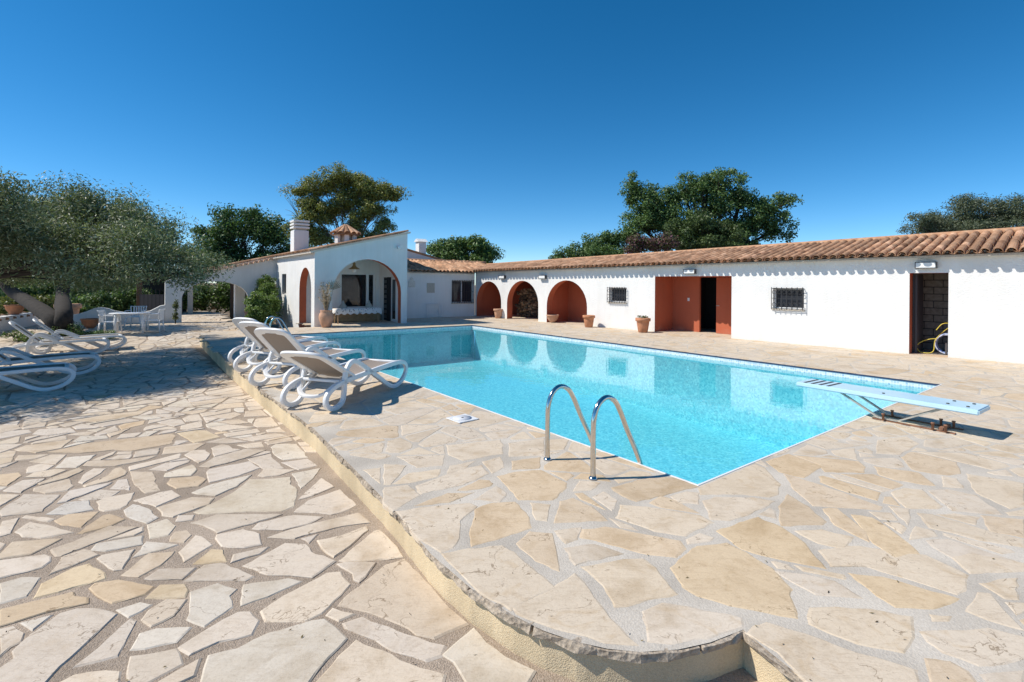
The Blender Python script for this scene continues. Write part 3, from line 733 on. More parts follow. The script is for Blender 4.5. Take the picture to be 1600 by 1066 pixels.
def under(o, par):
    o.parent = par; o.matrix_parent_inverse = Matrix.Translation(-Vector(par.location)); return o
under(ribbon('render_face', LINE, lambda q: zt(q.x, q.y) - 0.12, lambda q: -0.036, 'yellow_render', -0.014, 0.15, 0.008), rw)
re_ = random.Random(5); fine = []
for i_ in range(len(LINE) - 1):
    a, b_ = LINE[i_], LINE[i_ + 1]; k = max(1, int((b_ - a).length / 0.05)); fine += [a + (b_ - a) * (j_ / k) for j_ in range(k)]
fine.append(LINE[-1]); i_ = 0
while i_ < len(fine) - 4:
    n_ = re_.randint(7, 17); seg_ = fine[i_:min(i_ + n_, len(fine))]
    if len(seg_) > 2:
        th_ = re_.uniform(.034, .050); tp_ = re_.uniform(-.007, -.004)
        under(ribbon('edge_stone', [seg_[0] + (seg_[1] - seg_[0]) * .12] + seg_[1:-1] + [seg_[-1] + (seg_[-2] - seg_[-1]) * .12], lambda q: -th_, lambda q: tp_, 'slab_edge', re_.uniform(-.002, .020), 0.10, 0.020), rw)
    i_ += n_ - 1

lt = MB(); rl_ = random.Random(77)
for k in range(190):
    px_, py_ = rl_.uniform(0, 1600), 530 + 540 * rl_.random() ** 1.6
    q = P(px_, py_, 0); on = inside((q.x, q.y), DECK_POLY) and not inside((q.x, q.y), POOL_POLY)
    if not on:
        q = PT(px_, py_)
        if POOL.l(q)[0] > -2.3: continue
    z_ = (0.003 if on else q.z + .004); a = rl_.uniform(0, 6.28); L_ = rl_.uniform(.005, .015); w_ = L_ * rl_.uniform(.15, .4); d_ = Vector((math.cos(a), math.sin(a), 0)); e_ = Vector((-d_.y, d_.x, 0)); q = Vector((q.x, q.y, z_))
    c_ = rl_.choice([(.10, .07, .045), (.17, .12, .07), (.06, .05, .04), (.22, .17, .09)])
    lt.add([q - d_ * L_, q + e_ * w_ + Vector((0, 0, .004)), q + d_ * L_ + Vector((0, 0, rl_.uniform(0, .006))), q - e_ * w_], [(0, 3, 2, 1)], 0, False, c_)
lt = lt.build('leaf_litter', 'leaf'); tag(lt, 'scattered dry leaf bits lying on the paving', 'leaf litter', kind='stuff')

# pool basin, waterline tiles and water
pool = empty('swimming_pool', POOL.w(0, 0, 0), POOL.deg); tag(pool, kind='structure')
WZ = -0.115; D1, D2 = -1.35, -1.9
mb = MB(); x0, x1, y0, y1 = 0, PW, 0, PL
c4 = [(x0, y0), (x1, y0), (x1, y1), (x0, y1)]
mb.add([(x, y, -0.19) for x, y in c4] + [(x, y, (D2 if y < 1 else D1)) for x, y in c4], [(4, 5, 6, 7)] + [(i, (i + 1) % 4, 4 + (i + 1) % 4, 4 + i) for i in range(4)])
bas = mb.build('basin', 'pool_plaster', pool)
mb = MB(); mb.add([(x, y, -0.19) for x, y in c4] + [(x, y, -0.012) for x, y in c4], [(i, (i + 1) % 4, 4 + (i + 1) % 4, 4 + i) for i in range(4)])
wt = mb.build('waterline_tiles', 'mosaic_tile', pool)
uvl = wt.data.uv_layers.new(name='UVMap')
for pl in wt.data.polygons:
    for li in pl.loop_indices:
        co = wt.data.vertices[wt.data.loops[li].vertex_index].co; uvl.data[li].uv = (co.x + co.y, co.z)
mb = MB()
for a, b_ in (((x0, y1), (x1, y1)), ((x1, y0), (x1, y1))):
    if a[1] == b_[1]: mb.box(a[0], b_[0], a[1] - 0.012, a[1] + 0.02, -0.032, -0.012)
    else: mb.box(a[0] - 0.012, a[0] + 0.02, a[1], b_[1] - 0.012, -0.032, -0.012)
mb.build('navy_border', 'navy_tile', pool)
mb = MB()
mb.box(-0.018, 0.0, -0.018, PL, -0.03, 0.002); mb.box(0.0, PW, -0.018, 0.0, -0.03, 0.002)
mb.build('coping_lip', 'white_paint', pool)
MB().add([(x, y, WZ) for x, y in ((x0 + .002, y0 + .002), (x1 - .002, y0 + .002), (x1 - .002, y1 - .002), (x0 + .002, y1 - .002))], [(0, 1, 2, 3)]).build('water', 'water', pool)

# ------------------------------------------------------------------ roof tiles
def tile_verts(L=0.42, r0=0.098, r1=0.080, th=0.013, seg=7):
    vs = []; fs = []
    for (y, r) in ((0, r0), (L, r1)):
        for rr in (r, r - th):
            for k in range(seg + 1):
                a = math.pi * k / seg; vs.append((-rr * math.cos(a), y, rr * math.sin(a) * 0.92))
    s = seg + 1
    for k in range(seg):
        fs += [(k, k + 1, 2 * s + k + 1, 2 * s + k), (s + k, 3 * s + k, 3 * s + k + 1, s + k + 1), (k, s + k, s + k + 1, k + 1), (2 * s + k, 2 * s + k + 1, 3 * s + k + 1, 3 * s + k)]
    return vs, fs
TV, TF = tile_verts()
def tile_tint(rg):
    r_ = rg.random(); k = rg.uniform(0.62, 1.22)
    c = (1.0, 0.98, 0.96) if r_ < 0.6 else (1.12, 1.16, 1.2) if r_ < 0.8 else (0.78, 0.74, 0.72)
    return tuple(x * k for x in c)
TILE_ME = []
for i in range(14): TILE_ME.append(MB().add(TV, TF, 0, False, tile_tint(rng)).mesh('tile', 'roof_tile'))
def place_tiles(parent, cols, surf, rows, split, rest_name='roof_tiles'):
    """cols: list of (x, ystart); surf(x,y) height; tiles climb along +y"""
    rest = MB(); chan = MB()
    for (x, ys, ye) in cols:
        y = ys + rng.uniform(-.02, .02); first = True
        while y < ye - 0.1:
            z = surf(x, y); z2 = surf(x, y + 0.4); sl = math.atan2(z2 - z, 0.4)
            lift = 0.018
            rot = Matrix.Rotation(rng.uniform(-.03, .03), 4, 'Z') @ Matrix.Rotation(sl + 0.035 + rng.uniform(-.012, .012), 4, 'X')
            M_ = Matrix.Translation((x + rng.uniform(-.008, .008), y, z + lift)) @ rot
            if split(x, y):
                o = link('tile', rng.choice(TILE_ME), parent); o.matrix_local = M_
            else: rest.add([M_ @ Vector(q) for q in TV], TF, 0, False, tile_tint(rng))
            y += 0.335
        xc = x + 0.109; seg = 5; vs = []
        for yy in (ys - 0.03, ye):
            for k in range(seg + 1):
                a = math.pi * k / seg; vs.append((xc - 0.085 * math.cos(a), yy, surf(xc, yy) + 0.062 - 0.062 * math.sin(a)))
        chan.add(vs, [(k, k + 1, seg + 2 + k, seg + 1 + k) for k in range(seg)], 0, True, tuple(q * 0.8 for q in tile_tint(rng)))
    if rest.v: tag(rest.build(rest_name, 'roof_tile', parent), kind='stuff')
    tag(chan.build('channel_tiles', 'roof_tile', parent), kind='stuff')

# ------------------------------------------------------------------ annex along the pool
annex = empty('annex', WING.w(0, 0, 0), WING.deg)
tag(annex, 'long low white annex with tiled roof and terracotta painted arches along the pool', 'building')
XE = 27.0
holes = [arch(0.10, 2.11, 0.75, 1.83), arch(2.55, 4.74, 0.75, 1.86), arch(5.28, 7.62, 0.75, 1.88), rect(8.74, 9.57, 1.02, 1.60), rect(10.83, 13.67, -0.9, 2.02), rect(14.95, 15.81, 1.02, 1.65), rect(18.27, 19.03, -0.9, 2.06)]
eave_z = lambda x: 2.36 + 0.0085 * x
panel('wall', [(0, -0.3), (XE, -0.3), (XE, eave_z(XE) + 0.06), (0, eave_z(0) + 0.06)], holes, 0.35, YMAP(0.0), ['white_stucco', 'red_paint'], annex, red=(0, 1, 2, 4, 6))
W_SURF = lambda x, y: (eave_z(x) - 0.02) + (y + 0.30) * ((2.79 + 0.0175 * x) - (eave_z(x) - 0.02)) / 2.6
mb = MB()   # roof slab below the tiles (starts behind the tile ends), back slope
for (ya, yb, dz) in ((-0.20, 2.3, -0.04),):
    mb.add([(-3.2, ya + 3.0, W_SURF(-3, ya + 3) - 0.05), (0.0, ya, W_SURF(0, ya) + dz), (XE, ya, W_SURF(XE, ya) + dz), (XE, yb, W_SURF(XE, yb) + dz), (-2.6, yb, W_SURF(-2.6, yb) + dz)], [(0, 1, 2, 3, 4)])
    mb.add([(0.0, ya, W_SURF(0, ya) + dz - .05), (XE, ya, W_SURF(XE, ya) + dz - .05), (XE, 0.2, W_SURF(XE, 0.2) + dz - .05), (0, 0.2, W_SURF(0, 0.2) + dz - .05)], [(0, 3, 2, 1)])
    mb.add([(0.0, ya, W_SURF(0, ya) + dz), (XE, ya, W_SURF(XE, ya) + dz), (XE, ya, W_SURF(XE, ya) + dz - .05), (0, ya, W_SURF(0, ya) + dz - .05)], [(0, 3, 2, 1)])
mb.add([(-2.6, 2.3, W_SURF(-2.6, 2.3) - .015), (XE, 2.3, W_SURF(XE, 2.3) - .015), (XE, 5.2, 2.4), (-5.0, 5.2, 2.4)], [(0, 1, 2, 3)])
mb.build('roof_deck', 'vent_grey', annex)
colsW = []
x = -2.1
while x < XE:
    ys = -0.31 if x > -0.1 else -0.3 - x * 1.12
    colsW.append((x, ys, 2.42)); x += 0.218
place_tiles(annex, colsW, W_SURF, 8, lambda x, y: 12.9 < x < 21.4)
mb = MB(); mb.tube([(x_, 2.36, W_SURF(x_, 2.36) + 0.03) for x_ in np.linspace(-2.2, XE, 40)], 0.10, 10); mb.tint = [(0.95, 0.93, 0.9)] * len(mb.v); mb.build('ridge', 'roof_tile', annex)
# outer shell: back and end walls
mb = MB(); mb.box(-0.3, XE, 5.0, 5.2, -1.0, 2.4); mb.box(XE - 0.2, XE, 0.36, 5.0, -1.0, 2.35); mb.build('rear_wall', 'white_stucco', annex)
# porch behind the arches, painted terracotta
def room(name, x0, x1, y0, y1, h, mat, parent, floor=None, skip=()):
    mb = MB()
    if 'b' not in skip: mb.box(x0, x1, y1, y1 + .1, -0.25, h)
    if 'l' not in skip: mb.box(x0 - .1, x0, y0, y1 + .1, -0.25, h)
    if 'r' not in skip: mb.box(x1, x1 + .1, y0, y1 + .1, -0.25, h)
    mb.box(x0 - .1, x1 + .1, y0, y1 + .1, h, h + .08)
    o = mb.build(name, mat, parent); return o
room('porch_wall', 0.02, 5.02, 0.352, 2.5, 2.2, 'red_paint', annex)
room('alcove_wall', 5.25, 7.75, 0.352, 1.45, 2.2, 'red_paint', annex)
# door recess
RD = 1.2
dx0 = WING.on_y(1093, 480, RD)[0]; dx1 = WING.on_y(1118.5, 480, RD)[0]
room('recess_wall', 10.83, 14.15, 0.352, RD + 0.12, 2.15, 'red_paint', annex, skip=('b',))
panel('recess_back_wall', rect(10.83, 14.15, -0.25, 2.15), [rect(dx0, dx1 + 0.62, -0.9, 2.0)], 0.1, YMAP(RD), ['red_paint', 'red_paint'], annex)
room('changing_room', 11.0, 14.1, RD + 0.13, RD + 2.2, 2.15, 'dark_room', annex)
dl = MB().box(dx1, dx1 + 0.61, RD + 0.03, RD + 0.07, 0.005, 1.99).build('door', 'red_paint', annex); tag(dl, 'terracotta red door leaf standing shut beside the dark gap')
MB().box(dx1 + 0.035, dx1 + 0.06, RD - 0.03, RD + 0.029, 0.98, 1.0).box(dx1 + 0.035, dx1 + 0.15, RD - 0.045, RD - 0.031, 0.98, 1.0).build('handle', 'galvanised', dl)
MB().box(11.45, 11.53, RD - 0.012, RD, 1.12, 1.24).build('light_switch', 'white_paint', annex)
# storeroom with bare block wall
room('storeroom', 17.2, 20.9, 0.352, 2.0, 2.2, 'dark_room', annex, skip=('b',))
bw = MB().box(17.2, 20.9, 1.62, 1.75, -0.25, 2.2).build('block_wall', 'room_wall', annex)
bme = MB().box(-0.19, 0.19, -0.02, 0.02, -0.085, 0.085, bev=0.006).mesh('block', 'blockwork')
for r_ in range(11):
    for k in range(-3, 5):
        xx = 18.3 + k * 0.40 + (0.2 if r_ % 2 else 0)
        if 17.5 < xx < 20.3: link('block', bme, bw, (xx, 1.605 + rng.uniform(-.006, .006), 0.095 + r_ * 0.19))
df = MB().box(18.272, 18.33, 0.36, 0.42, 0, 2.055).box(18.335, 18.375, 0.30, 1.02, 0.01, 2.04).build('door', 'dark_grey', annex); tag(df, 'dark grey steel door folded back into the storeroom')
# windows with wrought grilles
def grille_window(x0, x1, z0, z1, parent, cols, frame_mat, y=0.0, out=0.10, panes=1, mullion='white_paint', deep=0.16):
    w = MB()
    w.box(x0, x0 + .04, y + deep, y + deep + .05, z0, z1).box(x1 - .04, x1, y + deep, y + deep + .05, z0, z1).box(x0 + .04, x1 - .04, y + deep, y + deep + .05, z0, z0 + .04).box(x0 + .04, x1 - .04, y + deep, y + deep + .05, z1 - .04, z1)
    for k in range(1, panes): xm = x0 + (x1 - x0) * k / panes; w.box(xm - .035, xm + .035, y + deep - .01, y + deep + .05, z0 + .04, z1 - .04)
    o = w.build('window', mullion, parent)
    for k in range(panes):
        a = x0 + (x1 - x0) * k / panes; b_ = x0 + (x1 - x0) * (k + 1) / panes
        MB().box(a + .042, b_ - .042, y + deep + .02, y + deep + .03, z0 + .042, z1 - .042).build('pane', 'dark_glass', o)
    MB().box(x0 + .001, x1 - .001, y + deep + .052, y + deep + .08, z0 + .001, z1 - .001).build('blind', 'dark_room', o)
    MB().box(x0 - .03, x1 + .03, y - .03, y + deep, z0 - .045, z0 - .001).build('sill', 'vent_grey', o)
    gm = MB()
    for zz in (z0 + .02, z1 - .02, (z0 + z1) / 2): gm.box(x0 - .01, x1 + .01, y - out - .006, y - out + .006, zz - .008, zz + .008)
    for xx in (x0, x1):
        for zz in (z0 + .02, z1 - .02): gm.box(xx - .008, xx + .008, y - out, y + .02, zz - .008, zz + .008)
    gr = gm.build('grille', 'black_iron', o)
    for k in range(cols + 1):
        xx = x0 + (x1 - x0) * k / cols; bar = MB().box(xx - .009, xx + .009, y - out - .018, y - out - .0065, z0 - .02, z1 + .02); bar.build('bar', 'black_iron', o)
    sc = None
    for k in range(cols):
        xx = x0 + (x1 - x0) * (k + .5) / cols
        for zz in (z0 + .13, z1 - .13):
            MB().tube([(xx + .055 * math.cos(a), y - out, zz + .055 * math.sin(a)) for a in np.linspace(0, 2 * math.pi, 10)[:-1]], .007, 5, closed=True).build('scroll', 'black_iron', o)
    return o
grille_window(8.74, 9.57, 1.02, 1.60, annex, 7, 'black_iron')
grille_window(14.95, 15.81, 1.02, 1.65, annex, 6, 'black_iron')

# ------------------------------------------------------------------ house: rear wing with window
rear = empty('rear_wing', REAR.w(0, 0, 0), REAR.deg)
tag(rear, 'shaded white house wing with barred window between the portico and the annex', 'building')
panel('wall', [(-0.35, -0.3), (3.70, -0.3), (3.70, 2.30), (-0.35, 2.30)], [rect(2.33, 3.60, 0.71, 1.87)], 0.3, YMAP(0.0), ['white_stucco', 'white_stucco'], rear)
grille_window(2.33, 3.60, 0.71, 1.87, rear, 9, 'black_iron', out=0.06, panes=2, deep=0.1)
R_SURF = lambda x, y: 2.27 + (y + 0.25) * 0.235
MB().add([(-.15, -0.2, R_SURF(0, -.2) - .01), (3.75, -0.2, R_SURF(0, -.2) - .01), (6.2, 2.35, R_SURF(0, 2.35) - .01), (-.15, 2.35, R_SURF(0, 2.35) - .01)], [(0, 1, 2, 3)]).add([(-.15, -0.2, 2.22), (3.75, -0.2, 2.22), (3.75, 0.1, 2.22), (-.15, .1, 2.22)], [(0, 3, 2, 1)]).build('roof_deck', 'cream_stucco', rear)
colsR = []; x = 0.0
while x < 5.6:
    colsR.append((x, -0.26 if x < 3.72 else -0.26 + (x - 3.72) * 1.05, 2.4)); x += 0.218
place_tiles(rear, colsR, R_SURF, 7, lambda x, y: False)
mb = MB(); mb.tube([(x_, 2.38, R_SURF(0, 2.38) + .03) for x_ in np.linspace(-.1, 5.9, 20)], .10, 8); mb.tint = [(0.9, 0.88, 0.85)] * len(mb.v); mb.build('ridge', 'roof_tile', rear)
gx0, gz0 = REAR.on_y(639, 392, 3.0); gx1, gz1 = REAR.on_y(692, 408, 3.0)
panel('gable_wall', [(gx0 - 2.0, 2.0), (gx1, 2.0), (gx1, gz1), (gx0 - 2.0, gz0 + (gz0 - gz1) / (gx1 - gx0) * 2.0)], [], 0.3, YMAP(3.0), ['white_stucco', 'white_stucco'], rear)
mb = MB(); mb.tube([(gx0 - 2.0, 3.0, gz0 + (gz0 - gz1) / (gx1 - gx0) * 2.0 + .03), (gx1 + .1, 3.0, gz1 + .03)], .06, 8); mb.tint = [(0.8, 0.78, 0.75)] * len(mb.v); mb.build('verge_tiles', 'roof_tile', rear)
cx, cz = REAR.on_y(657.5, 400, 3.4); czt = REAR.on_y(657.5, 375, 3.4)[1]
ch = MB().box(cx - .22, cx + .22, 3.18, 3.62, 2.0, czt - .12).build('chimney', 'white_stucco', rear)
MB().add([(cx - .30, 3.1, czt - .12), (cx + .30, 3.1, czt - .12), (cx + .30, 3.7, czt - .12), (cx - .30, 3.7, czt - .12), (cx - .30, 3.4, czt + .06), (cx + .30, 3.4, czt + .06)], [(0, 1, 5, 4), (2, 3, 4, 5), (0, 4, 3), (1, 2, 5), (0, 3, 2, 1)]).build('chimney_cap', 'white_stucco', ch)
vx, vz = REAR.on_y(673, 450, 0); MB().box(vx - .21, vx + .21, -.02, -.002, vz - .24, vz + .24).build('vent', 'vent_grey', rear)

# ------------------------------------------------------------------ house: portico and arcade
house = empty('house', HOUSE.w(0, 0, 0), HOUSE.deg)
tag(house, 'white house with monopitch tiled roof, large arched portico and arcade', 'house')
HW = 3.84; SL = 0.2475
H_SURF = lambda s: 2.93 + SL * s
panel('front_wall', [(0, -0.3), (HW, -0.3), (HW, H_SURF(HW) - .02), (0, H_SURF(0) - .02)], [arch(0.68, 3.56, 1.30, 2.66)], 0.30, YMAP(0.0), ['white_stucco', 'red_paint'], house, red=(0,))
panel('side_wall', [(0.302, -0.3), (6.30, -0.3), (6.30, H_SURF(0) - .03), (0.302, H_SURF(0) - .03)], [arch(0.42, 2.15, 1.35, 2.30), rect(4.35, 5.15, 1.15, 2.08)], 0.28, lambda s, z, d: (d, s, z), ['white_stucco', 'red_paint'], house, red=(0,))
panel('right_wall', [(0.302, -0.3), (6.0, -0.3), (6.0, H_SURF(HW) - .03), (0.302, H_SURF(HW) - .03)], [rect(0.55, 1.85, -0.9, 1.97)], 0.28, lambda s, z, d: (HW - d, s, z), ['white_stucco', 'white_stucco'], house)
MB().box(HW + .001, 5.0, 2.62, 6.0, -.3, H_SURF(HW) + .1).build('main_block', 'white_stucco', house)
PB = 2.3
wx0, wz1 = HOUSE.on_y(531.5, 427, PB); wx1, _ = HOUSE.on_y(587, 428, PB); _, wz0 = HOUSE.on_y(560, 481, PB)
panel('portico_back_wall', rect(0.282, HW - .282, -0.3, 2.72), [rect(wx0, wx1, wz0, wz1)], 0.2, YMAP(PB), ['white_stucco', 'white_stucco'], house)
win = MB()
for (a, b_, c, d) in ((wx0, wx0 + .09, wz0, wz1), (wx1 - .09, wx1, wz0, wz1), (wx1 - .42, wx1 - .30, wz0, wz1), (wx0 + .09, wx1 - .09, wz0, wz0 + .05), (wx0 + .09, wx1 - .09, wz1 - .05, wz1)): win.box(a, b_, PB + .06 + (0.003 if c > wz0 or d < wz1 else 0), PB + .12, c, d)
win = win.build('window', 'white_paint', house)
MB().box(wx0 + .091, wx1 - .43, PB + .085, PB + .09, wz0 + .051, wz1 - .051).build('pane', 'glass', win)
MB().box(wx1 - .299, wx1 - .091, PB + .085, PB + .09, wz0 + .051, wz1 - .051).build('pane', 'glass', win)
room('living_room_wall', 0.3, HW - .3, PB + .21, PB + 2.6, 2.7, 'room_wall', house)
for xx in (wx0 + .55, wx0 + 1.2): MB().box(xx - .22, xx + .22, PB + 2.57, PB + 2.598, 1.3, 1.95).box(xx - .15, xx + .15, PB + 2.555, PB + 2.568, 1.38, 1.87).build('picture', 'picture', house)
MB().box(0.285, HW - .285, 0.305, PB - .005, 2.72, 2.80).build('portico_ceiling', 'white_stucco', house)
# door with folding grille on the right wall
dr = MB().box(HW - .20, HW - .15, 0.56, 0.66, 0, 1.96).box(HW - .20, HW - .15, 1.10, 1.20, 0, 1.96).box(HW - .20, HW - .15, .66, 1.10, 0, .12).box(HW - .20, HW - .15, .66, 1.10, 1.86, 1.96).build('door', 'white_paint', house)
MB().box(HW - .185, HW - .175, .661, 1.099, .121, 1.859).build('pane', 'dark_glass', dr)
gg = MB()
for k in range(7): yy = 1.24 + k * 0.095; gg.box(HW - .27, HW - .255, yy - .014, yy + .014, .02, 1.95)
for zz in np.linspace(.08, 1.88, 9): gg.box(HW - .2549, HW - .243, 1.22, 1.83, zz - .03, zz + .03)
gg.build('folding_grille', 'black_iron', house)
MB().box(HW - .12, HW + .05, .555, 1.845, .001, 1.965).build('doorway_shade_block', 'dark_room', house)  # solid dark block filling the opening, its colour standing in for doorway shade
# side window
sw = MB().box(.10, .15, 4.352, 4.40, 1.152, 2.078).box(.10, .15, 5.10, 5.148, 1.152, 2.078).box(.10, .15, 4.40, 5.10, 1.152, 1.20).box(.10, .15, 4.40, 5.10, 2.03, 2.078).build('window', 'white_paint', house)
MB().box(.12, .13, 4.401, 5.099, 1.201, 2.029).build('pane', 'dark_glass', sw)
for k in range(5): yy = 4.43 + k * .16; MB().box(.03, .045, yy - .008, yy + .008, 1.155, 2.075).build('bar', 'black_iron', sw)
# arcade wall, set back
AY = 6.3
apts = [(-4.41, -0.6), (0.27, -0.6), (0.27, H_SURF(0.27) - .05), (-3.0, H_SURF(-3.0) - .05), (-3.15, 1.62), (-4.41, 1.38)]
apts = [(-4.41, -0.7), (0.27, -0.7), (0.27, H_SURF(0.27) - .05), (-3.35, H_SURF(-3.35) - .05), (-3.7, 1.95), (-4.41, 1.72)]
xr = HOUSE.on_y(388, 470, AY)[0]; xl = HOUSE.on_y(284, 480, AY)[0]; x2 = HOUSE.on_y(404, 460, AY)[0]
panel('arcade_wall', apts, [arch(xl, xr, 0.95, 1.72, -1.2), arch(x2, 0.55 - 0.35 + .0, 1.15, 1.92, -1.2)], 0.30, YMAP(AY), ['white_stucco', 'white_stucco'], house)
# roof plates
def hroof(s0, s1, t0, t1, name):
    o = MB().add([(s0, t0, H_SURF(s0)), (s1, t0, H_SURF(s1)), (s1, t1, H_SURF(s1)), (s0, t1, H_SURF(s0)), (s0, t0, H_SURF(s0) - .07), (s1, t0, H_SURF(s1) - .07), (s1, t1, H_SURF(s1) - .07), (s0, t1, H_SURF(s0) - .07)],
        [(0, 1, 2, 3), (7, 6, 5, 4), (0, 4, 5, 1), (1, 5, 6, 2), (2, 6, 7, 3), (3, 7, 4, 0)]).build(name, 'cream_stucco', house); return o
hroof(-0.16, HW + 0.12, -0.06, 9.5, 'roof_deck'); hroof(HW + .121, 5.1, 2.55, 6.1, 'main_roof'); hroof(-3.35, -0.161, AY - .06, 9.5, 'arcade_roof')
rest = MB()
def htile(s, t, obj, yaw=0.0, dz=0.0):
    M_ = Matrix.Translation((s, t, H_SURF(s) + .02 + dz)) @ Matrix.Rotation(-math.atan(SL) - .03, 4, 'Y') @ Matrix.Rotation(-math.pi / 2 + yaw + rng.uniform(-.02, .02), 4, 'Z')
    if obj: link('tile', rng.choice(TILE_ME), house).matrix_local = M_
    else: rest.add([M_ @ Vector(q) for q in TV], TF, 0, False, tile_tint(rng))
t = 0.0; k = 0
while t < 9.3:
    s = -0.22 if t < AY - .05 else -3.42
    while s < HW - 0.15: htile(s, t, k == 0); s += 0.335
    t += 0.22; k += 1
tag(rest.build('roof_tiles', 'roof_tile', house), kind='stuff')
VERGE_ME = MB().add(TV, TF, 0, False, (1.35, 1.42, 1.5)).mesh('tile', 'roof_tile')
s = -3.3          # tile ends along the arcade verge
while s < -0.2:
    M_ = Matrix.Translation((s, AY - 0.23, H_SURF(s) - .115)) @ Matrix.Rotation(-math.atan(SL), 4, 'Y') @ Matrix.Rotation(0.02, 4, 'X')
    link('tile', VERGE_ME, house).matrix_local = M_; s += 0.215
# big chimney with louvres
def roof_hit(px, py):
    d = ray(px, py); best = None
    for t_ in np.linspace(15, 45, 3001):
        q = EYE + d * t_; s_, y_ = HOUSE.l(q)
        if q.z <= H_SURF(s_): return s_, y_
    return s_, y_
cs, ct = 0.95, 6.2
for t_ in np.linspace(18, 34, 1600):
    q = EYE + ray(468, 392) * t_; s_, y_ = HOUSE.l(q)
    if y_ > 5.2: cs, ct = s_, y_; break
ctop = HOUSE.on_y(468, 345, ct)[1]
ch = MB().box(cs - .33, cs + .33, ct - .33, ct + .33, H_SURF(cs) - .3, ctop - .48, bev=.015).build('chimney', 'white_stucco', house)
for k in range(3): zz = ctop - .36 + k * .15; MB().box(cs - .36, cs + .36, ct - .36, ct + .36, zz - .035, zz + .055, bev=.01).build('louvre', 'white_stucco', ch)
MB().box(cs - .25, cs + .25, ct - .25, ct + .25, ctop - .479, ctop - .03).build('flue', 'vent_grey', ch)
# tiled cupola
us_, ut = 2.2, 5.0
for t_ in np.linspace(18, 34, 1600):
    q = EYE + ray(540, 381) * t_; s_, y_ = HOUSE.l(q)
    if y_ > 4.0: us_, ut = s_, y_; break
ue = HOUSE.on_y(537, 367, ut)[1]; ua = HOUSE.on_y(537, 349, ut)[1]; ur = 0.62
cu = empty('cupola', (us_, ut, H_SURF(us_))); cu.parent = house
bz = H_SURF(us_)
for k in range(6):
    a = math.pi / 3 * k + .3; mm = Matrix.Translation((0.44 * math.cos(a), 0.44 * math.sin(a), 0)) @ Matrix.Rotation(a, 4, 'Z')
    MB().box(-.07, .07, -.10, .10, -.35, ue - bz + .02, mtx=mm).build('pillar', 'white_stucco', cu)
MB().lathe([(.30, -.35), (.30, ue - bz)], 6).build('core', 'cream_stucco', cu)
rf = MB()
nseg = 14
for k in range(nseg):
    a = 2 * math.pi * k / nseg
    for j, (r0, r1) in enumerate(((ur + .08, ur * .5), (ur * .58, .08))):
        z0_ = ue - bz + (ua - ue) * (1 - r0 / (ur + .08)); z1_ = ue - bz + (ua - ue) * (1 - r1 / (ur + .08)); w0 = math.pi * r0 / nseg * 0.95; w1 = max(.02, math.pi * r1 / nseg)
        vs = []
        for (r_, z_, w_) in ((r0, z0_, w0), (r1, z1_, w1)):
            for q in range(6):
                b_ = math.pi * q / 5; lx = -w_ * math.cos(b_); lz = w_ * .8 * math.sin(b_)
                vs.append((r_ * math.cos(a) - lx * math.sin(a), r_ * math.sin(a) + lx * math.cos(a), z_ + lz))
        rf.add(vs, [(q, q + 1, 7 + q, 6 + q) for q in range(5)], 0, True, tile_tint(rng))
rf.build('cupola_roof', 'roof_tile', cu)
rf = MB().lathe([(ur + .02, ue - bz - .03), (.02, ua - bz - .05)], 14); rf.tint = [(.6, .6, .6)] * len(rf.v); rf.build('cupola_base', 'roof_tile', cu)

# ------------------------------------------------------------------ garden wall with scalloped top, low wall with tile caps
gw = empty('garden_wall', HOUSE.w(-6, AY, 0), HOUSE.deg); tag(gw, 'white garden wall with a wave-shaped top behind the plastic table', 'wall')
top = [HOUSE.on_y(px, py, AY) for px, py in ((112, 492.5), (122, 491), (135, 487), (146, 482.5), (157, 480.5), (168, 482), (180, 486), (200, 489), (222, 488), (235, 486), (243, 482), (251, 478), (259, 476.5))]
gout = [(top[0][0] + 6, -1.0), (-4.415 + 6, -1.0), (-4.415 + 6, top[-1][1])] + [(a + 6, b_) for a, b_ in top[::-1]]
panel('wall', gout, [], 0.28, YMAP(0.0), ['white_stucco', 'white_stucco'], gw)
lx = top[0][0]
_a = P(57, 518, -.35).xy; _b = P(0, 531, -.35).xy
LW = Frame(_a, math.degrees(math.atan2((_b - _a).y, (_b - _a).x)))   # runs back towards the viewer
lw = empty('low_wall', LW.w(0, 0, 0), LW.deg); tag(lw, 'low white wall with terracotta cap tiles at the edge of the terrace', 'wall')
panel('wall', rect(-0.2, 9.0, -1.0, 0.42), [], 0.30, YMAP(-0.30), ['white_stucco', 'white_stucco'], lw)
for k in range(14):
    o = link('tile', rng.choice(TILE_ME), lw); o.matrix_local = Matrix.Translation((0.3 + k * .62, -.36, .40)) @ Matrix.Rotation(-.25, 4, 'X')

